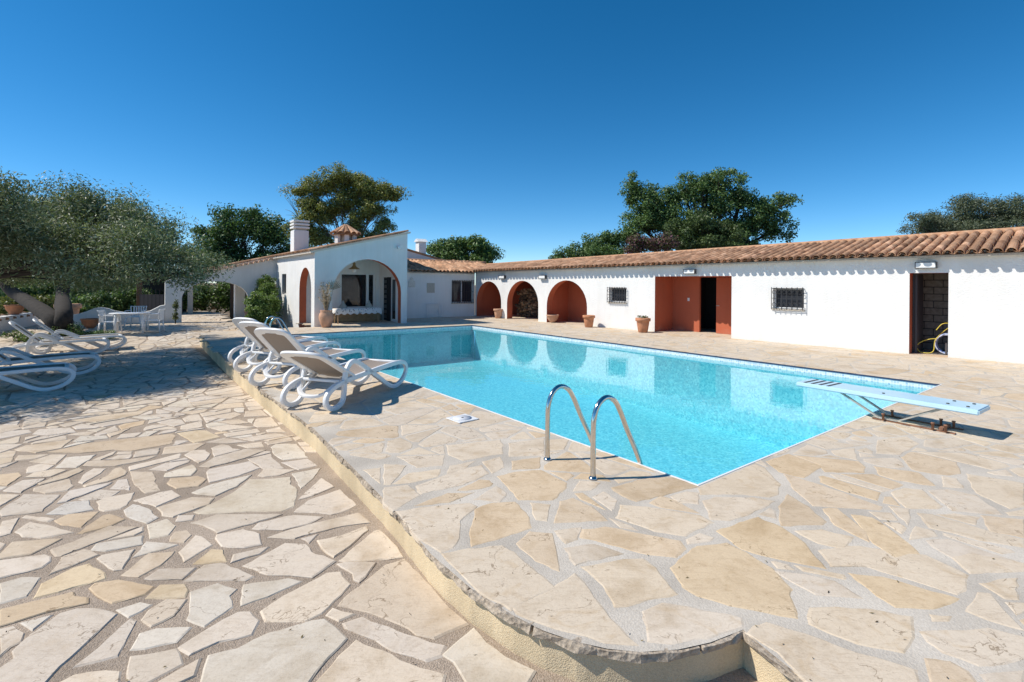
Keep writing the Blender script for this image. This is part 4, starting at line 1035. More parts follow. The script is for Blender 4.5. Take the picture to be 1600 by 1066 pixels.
# ------------------------------------------------------------------ sun loungers
def rrect(w, h, n=3, r=0.35):
    out = []
    for (cx_, cy_, a0) in ((1, 1, 0), (-1, 1, 90), (-1, -1, 180), (1, -1, 270)):
        for k in range(n + 1):
            a = R(a0 + 90 * k / n); out.append((cx_ * w * (1 - r) + w * r * math.cos(a), cy_ * h * (1 - r) + h * r * math.sin(a)))
    return out
SIDE = [(0.46, .335), (0.9, .36), (1.35, .38), (1.72, .385), (1.90, .36), (1.985, .28), (1.96, .17), (1.84, .075), (1.66, .030), (1.50, .07), (1.30, .19), (1.0, .375), (.80, .495), (.66, .565), (.55, .555), (.475, .47), (.44, .34), (.43, .20), (.40, .085), (.30, .032), (.17, .04), (.085, .11), (.10, .21), (.22, .29)]
def make_lounger(back_deg):
    root = empty('sun_lounger', (0, 0, 0))
    prof = rrect(.026, .032)
    hw = 0.335
    for sy in (-1, 1):
        path = spline([(x_, sy * hw, z_) for x_, z_ in SIDE], 4, closed=True)
        MB().tube(path, 1.0, closed=True, prof=prof, up=(0, 1, 0)).build('side_frame', 'white_plastic', root)
    sl = MB(); nx = 10
    pts = []
    for i in range(nx + 1):
        x_ = 0.66 + 1.2 * i / nx
        for j in range(7):
            y_ = -hw + .03 + (2 * hw - .06) * j / 6; z_ = .365 + .02 * min(1, (x_ - .66) / .5) - .028 * (1 - (2 * j / 6 - 1) ** 2)
            pts.append((x_, y_, z_))
    q = len(pts); fs = [(i * 7 + j, i * 7 + j + 1, (i + 1) * 7 + j + 1, (i + 1) * 7 + j) for i in range(nx) for j in range(6)]
    sl.add(pts, fs, 0, True); sl.add([(a, b_, c - .006) for a, b_, c in pts], [f_[::-1] for f_ in fs], 0, True)
    sl.build('seat_sling', 'taupe_sling', root)
    MB().tube([(1.88, -hw, .365), (1.90, -.1, .36), (1.90, .1, .36), (1.88, hw, .365)], 1, prof=rrect(.022, .03), up=(0, 0, 1)).build('foot_bar', 'white_plastic', root)
    # backrest: rounded frame leaning back from the hinge
    a = R(back_deg); hx, hz = .66, .355; L = .76
    def bp(t, y_, o=0.0): return (hx - math.cos(a) * t * L - math.sin(a) * o * -1, y_, hz + math.sin(a) * t * L + math.cos(a) * o)
    ring = []
    for (t_, y_) in ((0, -.285), (.5, -.30), (.84, -.295), (.96, -.25), (1.0, -.12), (1.0, .12), (.96, .25), (.84, .295), (.5, .30), (0, .285), (-.02, .12), (-.02, -.12)):
        bow = .04 * (1 - (y_ / .3) ** 2) * 0; ring.append(bp(t_, y_, bow))
    nrm = (math.sin(a), 0, math.cos(a))
    bk = MB().tube(spline(ring, 4, closed=True), 1.0, closed=True, prof=rrect(.020, .062), up=nrm).build('backrest_frame', 'white_plastic', root)
    bs = MB(); pts = []
    for i in range(7):
        for j in range(7): pts.append(bp(.02 + .94 * i / 6, -.25 + .5 * j / 6, -.02 * (1 - (2 * j / 6 - 1) ** 2)))
    fs = [(i * 7 + j, i * 7 + j + 1, (i + 1) * 7 + j + 1, (i + 1) * 7 + j) for i in range(6) for j in range(6)]
    bs.add(pts, fs, 0, True); bs.add([(x_ - .004 * nrm[0], y_, z_ - .004 * nrm[2]) for x_, y_, z_ in pts], [f_[::-1] for f_ in fs], 0, True)
    bs.build('back_sling', 'taupe_sling', root)
    # rear bow joining the two loops, and the prop under the back
    MB().tube(spline([(.36, -hw, .315), (.26, -.24, .235), (.19, -.13, .185), (.165, 0, .175), (.19, .13, .185), (.26, .24, .235), (.36, hw, .315)], 4), 1, prof=rrect(.02, .03), up=(0, 0, 1)).build('rear_bow', 'white_plastic', root)
    MB().tube(spline([(.42, -hw, .335), (.40, -.1, .34), (.40, .1, .34), (.42, hw, .335)], 3), 1, prof=rrect(.018, .028), up=(0, 0, 1)).build('cross_bar', 'white_plastic', root)
    p1 = bp(.12, 0, -.03); [MB().tube([(p1[0], y_ * 1.2, p1[2]), (.25, y_ * .9, .22)], .017, 8).build('back_prop', 'white_plastic', root) for y_ in (-.2, .2)]
    return root
def copy_tree(o, parent=None):
    c = o.copy(); col.objects.link(c); c.parent = parent
    for chd in list(o.children): copy_tree(chd, c)
    return c
def put_lounger(o, rear_mid, deg, zfn=None):
    a = R(deg); s_ = 1.10; sx = .28 * s_
    x_, y_ = rear_mid[0] - math.cos(a) * sx, rear_mid[1] - math.sin(a) * sx
    o.scale = (s_, 1.0, 1.04)
    if zfn:
        fx, fy = rear_mid[0] + math.cos(a) * 1.5, rear_mid[1] + math.sin(a) * 1.5; z0_ = zfn(*rear_mid); z1_ = zfn(fx, fy)
        pit = math.atan2(z1_ - z0_, 1.5); o.rotation_euler = (0, -pit, a); o.location = (x_, y_, z0_ - math.tan(pit) * sx + .006)
    else: o.rotation_euler = (0, 0, a); o.location = (x_, y_, 0.004)
l0 = make_lounger(30); l2 = make_lounger(44)
spots = [((-2.65, 6.84), 73, 'white sun lounger with raised taupe back, beside the square skimmer lid'),
         ((-3.78, 8.20), 72, 'white sun lounger with raised taupe back, second in the pool row from the skimmer lid'),
         ((-4.72, 9.46), 71, 'white sun lounger with raised taupe back, third in the pool row from the skimmer lid'),
         ((-5.38, 10.45), 70, 'white sun lounger at the house end of the pool row')]
for i, (q, a, lb) in enumerate(spots):
    o = l0 if i == 0 else l2 if i == 1 else copy_tree(l2)
    put_lounger(o, q, a); tag(o, lb, 'sun lounger', 'white loungers in a row beside the pool')
l1 = make_lounger(46)
foots = [((76, 607), 'white sun lounger in full olive shade, its foot end out on the paving'), ((121, 583), 'white sun lounger in olive shade, parked beside a second shaded one'),
         ((145, 552), 'lounger with raised grey back on the sunlit patch before the olive trunk'), ((172, 545), 'lounger with raised grey back parked closest to the olive trunk')]
for i, (px, lb) in enumerate(foots):
    o = l1 if i == 0 else copy_tree(l1)
    q = PT(*px); a = 40 + (0, 2, -1, 1)[i]; rm = (q.x - math.cos(R(a)) * 1.52, q.y - math.sin(R(a)) * 1.52)
    put_lounger(o, rm, a, zt); tag(o, lb, 'sun lounger', 'loungers on the lower terrace under the olive')

# ------------------------------------------------------------------ pool ladders
def ladder(name, u_, v_, deg, label, dropd=0.95):
    root = empty(name, POOL.w(u_, v_, 0), deg); tag(root, label, 'pool ladder', 'chrome pool ladders')
    for sy in (-.30, .30):
        pts = spline([(0, sy, 0.0), (0, sy, .38), (.01, sy, .53), (.06, sy, .64), (.16, sy, .69), (.27, sy, .65), (.35, sy, .545), (.45, sy, .36), (.60, sy, .10), (.68, sy, -.08), (.715, sy, -.25), (.72, sy, -dropd)], 5)
        MB().tube(pts, .024, 12).build('rail', 'chrome', root)
        MB().lathe([(.040, 0), (.040, .006), (.028, .02), (.023, .022)], 16, c=(0, sy, .001)).build('flange', 'chrome', root)
    for zz in (-.35, -.62, -.89): MB().box(.68, .76, -.275, .275, zz - .012, zz + .012, bev=.004).build('tread', 'chrome', root)
    return root
ladder('pool_ladder', -0.63, 0.92, POOL.deg, 'chrome pool ladder handrails beside the near stone corner of the pool')
ladder('pool_ladder', -0.63, 13.3, POOL.deg, 'chrome pool ladder handrails behind the loungers at the house end')
# skimmer lid
sk = empty('skimmer_lid', POOL.w(-0.52, 2.95, 0), POOL.deg + 4); tag(sk, 'square white skimmer lid with grey round cover set in the deck', 'drain cover')
MB().box(-.15, .15, -.15, .15, .002, .014, bev=.004).build('frame', 'white_plastic', sk)
MB().lathe([(.115, .014), (.115, .019), (.0, .020)], 28).build('cover', 'grey_plastic', sk)
MB().lathe([(.014, .0201), (.014, .024), (0, .024)], 10).build('knob', 'dark_grey', sk)

# ------------------------------------------------------------------ diving board
b0 = P(1539, 642, .30).xy; b1 = P(1256, 594.5, .33).xy
bd = (b1 - b0).normalized(); BL = (b1 - b0).length
db = empty('diving_board', (b0.x, b0.y, 0), math.degrees(math.atan2(bd.y, bd.x))); tag(db, 'pale blue diving board on a rusty steel stand reaching over the water', 'diving board')
bl = MB().box(0, BL, -.235, .235, .275, .335, bev=.012).build('board', 'board_blue', db)
for k in range(4): MB().box(BL - .42 + k * .10, BL - .385 + k * .10, -.20, .20, .336, .339).build('grip_strip', 'dark_grey', bl)
for (xx, yy) in ((.12, -.12), (.12, .12), (.30, -.12), (.30, .12), (.95, .1)): MB().lathe([(.016, .335), (.016, .345), (0, .347)], 8, c=(xx, yy, 0)).build('bolt', 'dark_grey', bl)
for sy in (-.15, .15):
    st = MB()
    for (xa, za, xb, zb) in ((.34, .270, .78, .03), (.78, .03, 0.98, .03), (1.42, .270, .98, .03)):
        v_ = Vector((xb - xa, 0, zb - za)); L_ = v_.length
        mm = Matrix.Translation((xa, sy, za)) @ Matrix.Rotation(-math.atan2(v_.z, v_.x), 4, 'Y'); st.box(0, L_, -.022, .022, -.008, .008, mtx=mm)
    st.build('strut', 'galvanised', db)
    fr_ = MB().box(.22, 1.05, sy - .02, sy + .02, .004, .014)
    fr_.build('base_rail', 'rust_steel', db)
    for xx in (.30, .42, .92): MB().lathe([(.014, .018), (.014, .085), (.02, .087), (.02, .10), (0, .101)], 8, c=(xx, sy + .045, 0)).build('bolt', 'rust_steel', db)
MB().box(.335, .38, -.15, .15, .02, .045).build('cross_bar', 'rust_steel', db)

# ------------------------------------------------------------------ pots and plants
def leaf_mesh(name, centers, per, spread, size, aspect, tints, parent, up=0.3, rs_=nrs, lay=None, droop=0.0):
    """leaf-sized rhombs scattered round twig centres"""
    C = np.repeat(np.asarray(centers, dtype=np.float64), per, axis=0); n_ = len(C)
    sp = np.repeat(np.asarray(spread if hasattr(spread, '__len__') else [spread] * len(centers), dtype=np.float64), per)
    d = rs_.normal(size=(n_, 3)); d /= np.linalg.norm(d, axis=1)[:, None]; rad = rs_.uniform(0, 1, n_) ** 0.45
    C = C + d * (rad * sp)[:, None] * np.array([1, 1, .8])
    nr = d * 0.55 + rs_.normal(size=(n_, 3)) * 0.6; nr[:, 2] += up; nr /= np.linalg.norm(nr, axis=1)[:, None]
    t = rs_.normal(size=(n_, 3)) + d * 0.7; t[:, 2] -= droop; t -= nr * np.sum(t * nr, 1)[:, None]; t /= np.linalg.norm(t, axis=1)[:, None]
    b_ = np.cross(nr, t); s = size * rs_.uniform(.65, 1.3, n_)
    hl = (s * .5)[:, None]; hw = (s * .5 * aspect)[:, None]
    V = np.empty((n_, 4, 3)); V[:, 0] = C - t * hl; V[:, 1] = C + b_ * hw + nr * hw * .25; V[:, 2] = C + t * hl; V[:, 3] = C - b_ * hw + nr * hw * .25
    me = bpy.data.meshes.new(name); me.vertices.add(n_ * 4); me.vertices.foreach_set('co', V.ravel())
    me.loops.add(n_ * 4); me.loops.foreach_set('vertex_index', np.arange(n_ * 4, dtype=np.int32))
    me.polygons.add(n_); me.polygons.foreach_set('loop_start', np.arange(n_, dtype=np.int32) * 4); me.polygons.foreach_set('loop_total', np.full(n_, 4, dtype=np.int32))
    T = np.asarray(tints)[rs_.randint(0, len(tints), n_)] * rs_.uniform(.75, 1.25, (n_, 1))
    at = me.attributes.new('tint', 'FLOAT_COLOR', 'POINT'); at.data.foreach_set('color', np.repeat(np.concatenate([T, np.ones((n_, 1))], 1), 4, axis=0).astype(np.float32).ravel())
    me.materials.append(MATS['leaf']); me.update(); me.validate()
    return link(name, me, parent)
def pot(loc, prof, mat, label, plant=None, group=None, soil=True):
    root = empty('plant_pot', loc); tag(root, label, 'plant pot', group)
    inner = [(r_ * .88, z_) for r_, z_ in prof[::-1]][:2]
    MB().lathe(prof + [(prof[-1][0] * .86, prof[-1][1]), (prof[-1][0] * .82, prof[-1][1] - .06)], 28, 0).build('pot', mat, root)
    MB().lathe([(prof[-1][0] * .83, prof[-1][1] - .05), (0, prof[-1][1] - .04)], 20).build('soil', 'soil', root)
    return root
TALL = [(.13, 0), (.155, .02), (.20, .30), (.205, .37), (.245, .375), (.25, .47), (.235, .48)]
BOWL = [(.10, 0), (.16, .05), (.25, .19), (.275, .30), (.30, .31), (.30, .36), (.285, .365)]
JAR = [(.17, 0), (.22, .06), (.30, .26), (.33, .42), (.30, .55), (.24, .62), (.27, .66), (.26, .68)]
def sc(p, k, kz=None): return [(a * k, b_ * (kz or k)) for a, b_ in p]
GREEN = [(.06, .10, .03), (.09, .14, .04), (.045, .08, .025)]
p1 = P(1004.5, 519.5); pt = pot(p1, sc(TALL, 1.08), 'terracotta', 'tall terracotta pot with a few green sprigs beside the door recess', group='terracotta pots along the annex wall')
leaf_mesh('sprigs', [(rng.uniform(-.17, .17), rng.uniform(-.17, .17), .53 + rng.uniform(0, .05)) for _ in range(26)], 9, .05, .05, .4, GREEN + [(.16, .13, .06)], pt)
pot(P(920, 511.5), sc(TALL, 1.0), 'terracotta', 'empty tall terracotta pot at the right foot of the single red alcove arch', group='terracotta pots along the annex wall')
pot(P(863.5, 504), sc(BOWL, .95), 'pale_clay', 'round bellied clay bowl at the pier beside the single red alcove', group='terracotta pots along the annex wall')
pot(P(778.5, 497.5), sc(TALL, .98), 'pale_clay', 'clay pot standing in front of the firewood at the corner arch', group='terracotta pots along the annex wall')
jx = HOUSE.on_y(510, 505, -.42)[0]; jar = pot(HOUSE.w(jx, -.40, 0), sc(JAR, .84, .95), 'pale_clay', 'bulging clay jar with dry twigs beside the portico arch')
st = MB(); tips = []
for k in range(34):
    a = rng.uniform(0, 6.28); r_ = rng.uniform(.05, .42); h = rng.uniform(1.0, 1.75)
    pts = spline([(0.05 * math.cos(a), .05 * math.sin(a), .6), (r_ * .4 * math.cos(a), r_ * .4 * math.sin(a), .6 + (h - .6) * .55), (r_ * math.cos(a), r_ * math.sin(a), h)], 3)
    st.tube(pts, .006, 4); tips += [tuple(q) for q in pts[2:]]
st.build('dry_twigs', 'dry_stem', jar)
leaf_mesh('dry_leaves', tips, 7, .05, .05, .45, [(.36, .28, .20), (.28, .22, .16), (.42, .35, .27)], jar)
fp = MB()   # fan palm leaf standing in the jar
for k in range(13):
    a = R(-66 + k * 132 / 12); d_ = Vector((math.sin(a), .1, math.cos(a))); q0 = Vector((.22, .05, 1.42)); q1 = q0 + d_ * .42; sd = Vector((d_.z, 0, -d_.x)) * .013
    fp.add([q0, q0 + d_ * .25 + sd, q1, q0 + d_ * .25 - sd, q0 + d_ * .25 + Vector((0, .012, 0))], [(0, 4, 2, 1), (0, 3, 2, 4)], 0, False, (.07, .085, .035))
fp.tube([(.03, 0, .6), (.14, .02, 1.0), (.22, .05, 1.42)], .008, 5); fp.tint += [(.09, .09, .04)] * (len(fp.v) - len(fp.tint)); fp.build('palm_leaf', 'leaf', jar)
ap = HOUSE.w(*HOUSE.l(P(394, 498)), 0); pot((ap.x, ap.y, zt(ap.x, ap.y)), sc(JAR, 1.05), 'pale_clay', 'brown clay jar at the foot of the arcade pier beside the climbing bush')
tp = P(106, 512, -.2); pot((tp.x, tp.y, zt(tp.x, tp.y)), sc(TALL, 1.75), 'pale_clay', 'large clay pot right behind the olive trunk')
bp_ = PT(141, 513); pot(bp_, sc(BOWL, 1.0), 'terracotta', 'wide low terracotta bowl in front of the wavy garden wall')
tb = LW.w(1.6, -.15, .42); pot(tb, sc(BOWL, 1.0), 'terracotta', 'terracotta bowl of dry plants on top of the low wall')

# ------------------------------------------------------------------ lamps, plaques, small fittings
def wall_lamp(px, py, label):
    s_, z_ = WING.on_y(px, py, -.06); root = empty('wall_lamp', WING.w(s_, 0, z_), WING.deg); tag(root, label, 'wall lamp', 'black wall lamps on the annex')
    MB().box(-.21, .21, -.02, -.001, -.08, .08).box(-.21, .21, -.14, -.02, .065, .08).box(-.21, .21, -.14, -.02, -.08, -.07).box(.195, .21, -.14, -.02, -.07, .065).box(-.21, -.2, -.14, -.02, -.07, .065).build('housing', 'dark_grey', root)
    MB().box(-.198, .193, -.13, -.021, -.068, .063, bev=.006).build('diffuser', 'lamp_diffuser', root)
wall_lamp(785, 433, 'black box wall lamp over the pier between the two firewood arches'); wall_lamp(848, 433, 'black box wall lamp over the pier beside the single alcove')
wall_lamp(1078, 424.5, 'black box wall lamp above the red door recess'); wall_lamp(1447, 414.5, 'black box wall lamp above the storeroom doorway')
s_, z_ = HOUSE.on_y(622, 387, 0); sp = empty('spotlight', HOUSE.w(s_, 0, z_), HOUSE.deg); tag(sp, 'small round white spotlight high on the portico wall', 'spotlight')
mm = Matrix.Rotation(math.pi / 2, 4, 'X'); k_ = MB().lathe([(.03, 0), (.03, .05), (.07, .07), (.085, .14), (.075, .15)], 16); k_.v = [tuple(mm @ Vector(q)) for q in k_.v]; k_.build('head', 'white_paint', sp)
k_ = MB().lathe([(.05, -.002), (.05, .008)], 12); k_.v = [tuple(mm @ Vector(q)) for q in k_.v]; k_.build('mount', 'dark_grey', sp)
s_, z_ = REAR.on_y(643.5, 441, -.01); pq = empty('tile_plaque', REAR.w(s_, 0, z_), REAR.deg); tag(pq, 'small painted ceramic plaque shaped like a little house on the shaded wall', 'plaque')
panel('tiles', [(-.17, -.25), (.17, -.25), (.17, .06), (.08, .08), (.08, .16), (0, .24), (-.08, .16), (-.08, .08), (-.17, .06)], [], .02, YMAP(-.022), ['tile_plaque', 'tile_plaque'], pq)
# portico lantern
s_, z_ = HOUSE.on_y(553.5, 420, .9); ln = empty('hanging_lantern', HOUSE.w(s_, .9, z_), HOUSE.deg); tag(ln, 'brass hanging lamp with wide conical shade in the portico arch', 'lamp')
MB().tube([(0, 0, .16), (0, 0, 2.719 - z_)], .012, 6).build('rod', 'brass', ln)
MB().lathe([(.23, -.02), (.22, 0), (.10, .07), (.05, .16), (.065, .20), (.04, .25), (0, .26)], 20).build('shade', 'brass', ln)
MB().lathe([(0, -.16), (.06, -.14), (.085, -.08), (.075, -.02)], 16).build('bulb', 'lamp_diffuser', ln)
# white clothes rack against the rear wing
s_, _ = REAR.on_y(680, 497, -.35); rk = empty('drying_rack', REAR.w(s_, -.35, 0), REAR.deg); tag(rk, 'small white metal rack standing against the shaded wall', 'rack')
for yy in (0, .3): MB().tube(spline([(-.33, yy, 0), (-.33, yy, .62), (-.28, yy, .68), (.28, yy, .68), (.33, yy, .62), (.33, yy, 0)], 3), .013, 6).build('frame', 'white_paint', rk)
for xx in (-.2, 0, .2): MB().tube([(xx, .0, .68), (xx, .3, .68)], .008, 5).build('rung', 'white_paint', rk)
MB().tube([(-.33, 0, .12), (.33, 0, .12)], .01, 5).build('foot_rail', 'white_paint', rk)

# ------------------------------------------------------------------ table in the portico
t0 = HOUSE.on_y(524, 500, .9)[0]; t1 = HOUSE.on_y(589, 500, 1.25)[0]
tcx = (t0 + t1) / 2; tl = t1 - t0
pt_ = empty('side_table', HOUSE.w(tcx, 1.1, 0), HOUSE.deg); tag(pt_, 'long wooden table under the portico arch with slim pale legs', 'table')
MB().box(-tl / 2, tl / 2, -.28, .28, .60, .635).build('tabletop', 'pale_wood', pt_)
for xx in (-tl / 2 + .1, tl / 2 - .1):
    for yy in (-.22, .22): MB().tube([(xx, yy, 0), (xx, yy, .6)], [.022, .034], 8).build('leg', 'pale_wood', pt_)
clo = MB(); n_ = 40; pts = []
for i in range(n_ + 1):
    x_ = -tl / 2 - .12 + (tl + .24) * i / n_; over = max(0, abs(x_) - tl / 2)
    for (yy, zz) in ((.29, .50), (.29, .642), (-.29, .642), (-.295, .52), (-.30, .40 + .03 * math.sin(i * 1.3))):
        pts.append((min(max(x_, -tl / 2 - .03), tl / 2 + .03) if over else x_, yy + (.012 * math.sin(i * 1.9) if zz < .6 else 0), zz - over * (2.0 if zz > .6 else 1.6)))
clo.add(pts, [(i * 5 + k, i * 5 + k + 1, i * 5 + 6 + k, i * 5 + 5 + k) for i in range(n_) for k in range(4)], 0, True)
c_ = clo.build('tablecloth', 'cloth'); c_.location = HOUSE.w(tcx, 1.1, 0); c_.rotation_euler = (0, 0, R(HOUSE.deg)); tag(c_, 'speckled white cloth draped over the portico table', 'tablecloth')
for xx, lb in ((-tl * .30, 'grey cone shaped ornament on the portico table near the jar'), (tl * .28, 'grey cone shaped ornament on the portico table in front of the window frame')):
    o = MB().lathe([(.17, 0), (.17, .03), (.13, .10), (.06, .20), (.045, .26), (.02, .30), (0, .31)], 18).build('table_ornament', 'plaster_figure'); o.location = HOUSE.w(tcx + xx, 1.12, .648); tag(o, lb, 'ornament', 'ornaments on the portico table')
bench = empty('bench', HOUSE.w(tcx + .3, PB - .3, 0), HOUSE.deg); tag(bench, 'brown wooden bench against the portico back wall behind the table', 'bench')
MB().box(-1.1, 1.1, -.2, .25, .34, .40).build('seat', 'dark_wood', bench); MB().box(-1.08, 1.08, -.17, -.13, .02, .339).build('front_panel', 'pale_wood', bench)
for xx in (-1.05, 1.05): MB().box(xx - .03, xx + .03, -.12, .24, 0, .339).build('leg', 'pale_wood', bench)

# ------------------------------------------------------------------ plastic table and chairs in the garden
tq = PT(203, 519); tbl = empty('garden_table', tq, 30); tag(tbl, 'oval white plastic table before the wavy garden wall', 'table')
k_ = MB().lathe([(.0, .70), (.50, .70), (.53, .715), (.52, .73), (0, .735)], 28); k_.v = [(x_ * 1.15, y_ * .85, z_) for x_, y_, z_ in k_.v]; k_.build('tabletop', 'white_plastic', tbl)
for xx in (-.40, .40):
    for yy in (-.28, .28): MB().tube([(xx, yy, 0), (xx * .92, yy * .92, .70)], [.03, .055], 8).build('leg', 'white_plastic', tbl)
def chair(loc, deg, label):
    r_ = empty('garden_chair', loc, deg); tag(r_, label, 'chair', 'white plastic garden chairs')
    MB().box(-.22, .22, -.22, .22, .40, .425, bev=.008).build('seat', 'white_plastic', r_)
    for (xx, yy) in ((-.22, -.22), (.22, -.22), (-.22, .22), (.22, .22)): MB().tube([(xx * 1.2, yy * 1.25, 0), (xx, yy, .40)], [.018, .03], 6).build('leg', 'white_plastic', r_)
    bk = MB().tube(spline([(-.20, -.20, .42), (-.24, -.26, .78), (-.30, -.2, .80), (-.30, .2, .80), (-.24, .26, .78), (-.20, .20, .42)], 3), .018, 6).build('back_frame', 'white_plastic', r_)
    for yy in np.linspace(-.16, .16, 5): MB().box(-.265, -.25, yy - .022, yy + .022, .42, .79).build('slat', 'white_plastic', r_)
    for sy in (-1, 1): MB().tube(spline([(-.25, sy * .25, .66), (.05, sy * .29, .64), (.2, sy * .28, .62), (.22, sy * .25, .42)], 3), .02, 6).build('armrest', 'white_plastic', r_)
q = PT(172, 520); chair(q, 20, 'white plastic armchair at the table end nearer the terracotta bowl')
q = PT(240, 517); chair(q, 200, 'white plastic armchair at the table end nearer the arcade')
q = PT(212, 512); chair(q, 285, 'white plastic armchair tucked between the table and the wavy wall')

# ------------------------------------------------------------------ hoses in the storeroom
hr = empty('hose_coil', WING.w(18.93, .62, 0), WING.deg); tag(hr, 'coil of pale blue and white hose standing in the storeroom doorway', 'hose')
for k in range(9):
    rr = .24 + .008 * (k % 3); yy = -.12 + k * .03
    MB().tube([(rr * math.cos(a) + .02, yy, .27 + rr * math.sin(a)) for a in np.linspace(0, 2 * math.pi, 25)[:-1]], .016, 6, closed=True).build('hose_loop', 'blue_hose' if k % 2 else 'pale_hose', hr)
MB().box(-.28, .0, -.16, .16, .0, .03).box(-.02, .02, -.16, -.14, .03, .3).box(-.02, .02, .14, .16, .03, .3).build('stand', 'dark_grey', hr)
yh = MB().tube(spline([(18.75, .35, .62), (18.86, .38, .78), (19.0, .42, .80), (18.98, .45, .70), (18.85, .45, .56), (18.72, .42, .35), (18.70, .36, .10), (18.6, .32, .03), (18.42, .35, .05), (18.36, .40, .18), (18.45, .42, .30), (18.62, .42, .38), (18.75, .45, .40)], 6), .010, 7).build('yellow_hose', 'yellow_hose')
yh.location = WING.w(0, 0, 0); yh.rotation_euler = (0, 0, R(WING.deg)); tag(yh, 'looping yellow garden hose just inside the storeroom doorway', 'hose')

# firewood between the two porch arches
fw = MB(); fe = []
for k in range(260):
    x_ = 1.45 + rng.uniform(0, 1.45); z_ = .06 + rng.uniform(0, 1) * (1.45 - 0.25 * abs(x_ - 2.3)); r_ = rng.uniform(.04, .085); y_ = rng.uniform(1.55, 1.8); k0 = len(fw.v)
    fw.tube([(x_, y_, z_), (x_ + rng.uniform(-.04, .04), y_ + .6, z_)], r_, 7); c_ = rng.choice([(.20, .14, .09), (.13, .095, .07), (.32, .24, .17), (.09, .07, .055)]); fw.tint += [c_] * (len(fw.v) - len(fw.tint))
m, n, l, b = nt_new('log'); at = N(n, 'ShaderNodeAttribute', attribute_name='tint'); l.new(at.outputs['Color'], b.inputs['Base Color']); b.inputs['Roughness'].default_value = .95
fo = fw.build('firewood_stack', 'log'); fo.location = WING.w(0, 0, 0); fo.rotation_euler = (0, 0, R(WING.deg)); tag(fo, 'stack of split firewood piled inside the red porch arches', 'firewood', kind='stuff')

# ------------------------------------------------------------------ trees and shrubs
def lobes_px(Z, L):
    out = []
    for (px, py, rx, ry) in L:
        d = ray(px, py); c = EYE + d * Z; k = Z / F_PX; out.append((c, rx * k, ry * k))
    return out
def make_tree(name, label, cat, base, fork_h, lobes, clump, per, leaf, aspect, tints, r0, bark, n_clump, seed, limb=True, up=.3, shell=.55, depth=1.0, droop=0.0, sub=4, nest=9, nr=.52):
    rs_ = np.random.RandomState(seed); rg = random.Random(seed); base = Vector(base)
    root = empty(name, base); tag(root, label, cat)
    vol = np.array([a * a * b_ for _, a, b_ in lobes]); cnt = np.maximum(3, (vol ** .72 / (vol ** .72).sum() * n_clump)).astype(int)
    centers = []; tr = MB(); fork = Vector((rg.uniform(-.1, .1), rg.uniform(-.1, .1), fork_h))
    tr.tube(spline([(0, 0, -.25), (rg.uniform(-.05, .05), 0, fork_h * .35), (fork.x * .8 + rg.uniform(-.08, .08), fork.y, fork_h * .75), fork], 5), [r0 * (1.5 - .75 * i / 15) if i < 3 else r0 * (1.2 - .4 * i / 15) for i in range(16)], 12)
    for (c, rx, rz), k in zip(lobes, cnt):
        c = c - base; dd = rs_.normal(size=(k, 3)); dd /= np.linalg.norm(dd, axis=1)[:, None]; rad = rs_.uniform(0, 1, k) ** (1 - shell) ** 1.0
        rad = shell + (1 - shell) * rs_.uniform(0, 1, k) ** .8
        sd_ = rs_.normal(size=(nest, 3)); sd_ /= np.linalg.norm(sd_, axis=1)[:, None]; sd_[:, 2] = sd_[:, 2] * .8 + .15; sc_ = sd_ * rs_.uniform(.5, .78, (nest, 1)); sr_ = nr * rs_.uniform(.75, 1.2, nest)
        pick = rs_.randint(0, nest, k); core = rs_.uniform(0, 1, k) < .16
        off = sc_[pick] + dd * (rad * sr_[pick])[:, None]; off[core] = dd[core] * .45
        pts = np.array(c) + off * np.array([rx, rx * depth, rz]); pts[:, 2] = np.maximum(pts[:, 2], .25); centers += [tuple(q) for q in pts]
        if limb:
            midp = fork.lerp(c, .5) + Vector((rg.uniform(-.3, .3), rg.uniform(-.3, .3), rg.uniform(.0, .4)))
            path = spline([fork - Vector((0, 0, .1)), midp, c], 5); rl = r0 * .5
            tr.tube(path, [rl * (1 - .75 * i / (len(path) - 1)) for i in range(len(path))], 7)
            for q in pts[rs_.randint(0, k, min(k, sub * 3))]:
                s0 = path[rg.randint(3, len(path) - 1)]; q = Vector(q); m_ = s0.lerp(q, .5) + Vector((rg.uniform(-.15, .15), rg.uniform(-.15, .15), rg.uniform(-.05, .2)))
                pp = spline([s0, m_, q], 3); tr.tube(pp, [rl * .28 * (1 - .8 * i / (len(pp) - 1)) for i in range(len(pp))], 5)
    tr.build('trunk', bark, root)
    sp = [clump * rg.uniform(.6, 1.35) for _ in centers]
    leaf_mesh('crown', centers, per, sp, leaf, aspect, tints, root, up=up, rs_=rs_, droop=droop)
    return root
OLIVE = [(.14, .18, .095), (.205, .245, .15), (.085, .12, .055), (.35, .385, .28), (.12, .16, .078), (.155, .195, .11)]
DARK = [(.08, .145, .05), (.12, .205, .07), (.055, .105, .036), (.165, .255, .095)]
MID = [(.095, .165, .05), (.135, .22, .066), (.06, .115, .036), (.185, .265, .09)]
EUC = [(.21, .245, .065), (.29, .305, .08), (.14, .175, .05), (.34, .34, .11), (.16, .16, .06)]
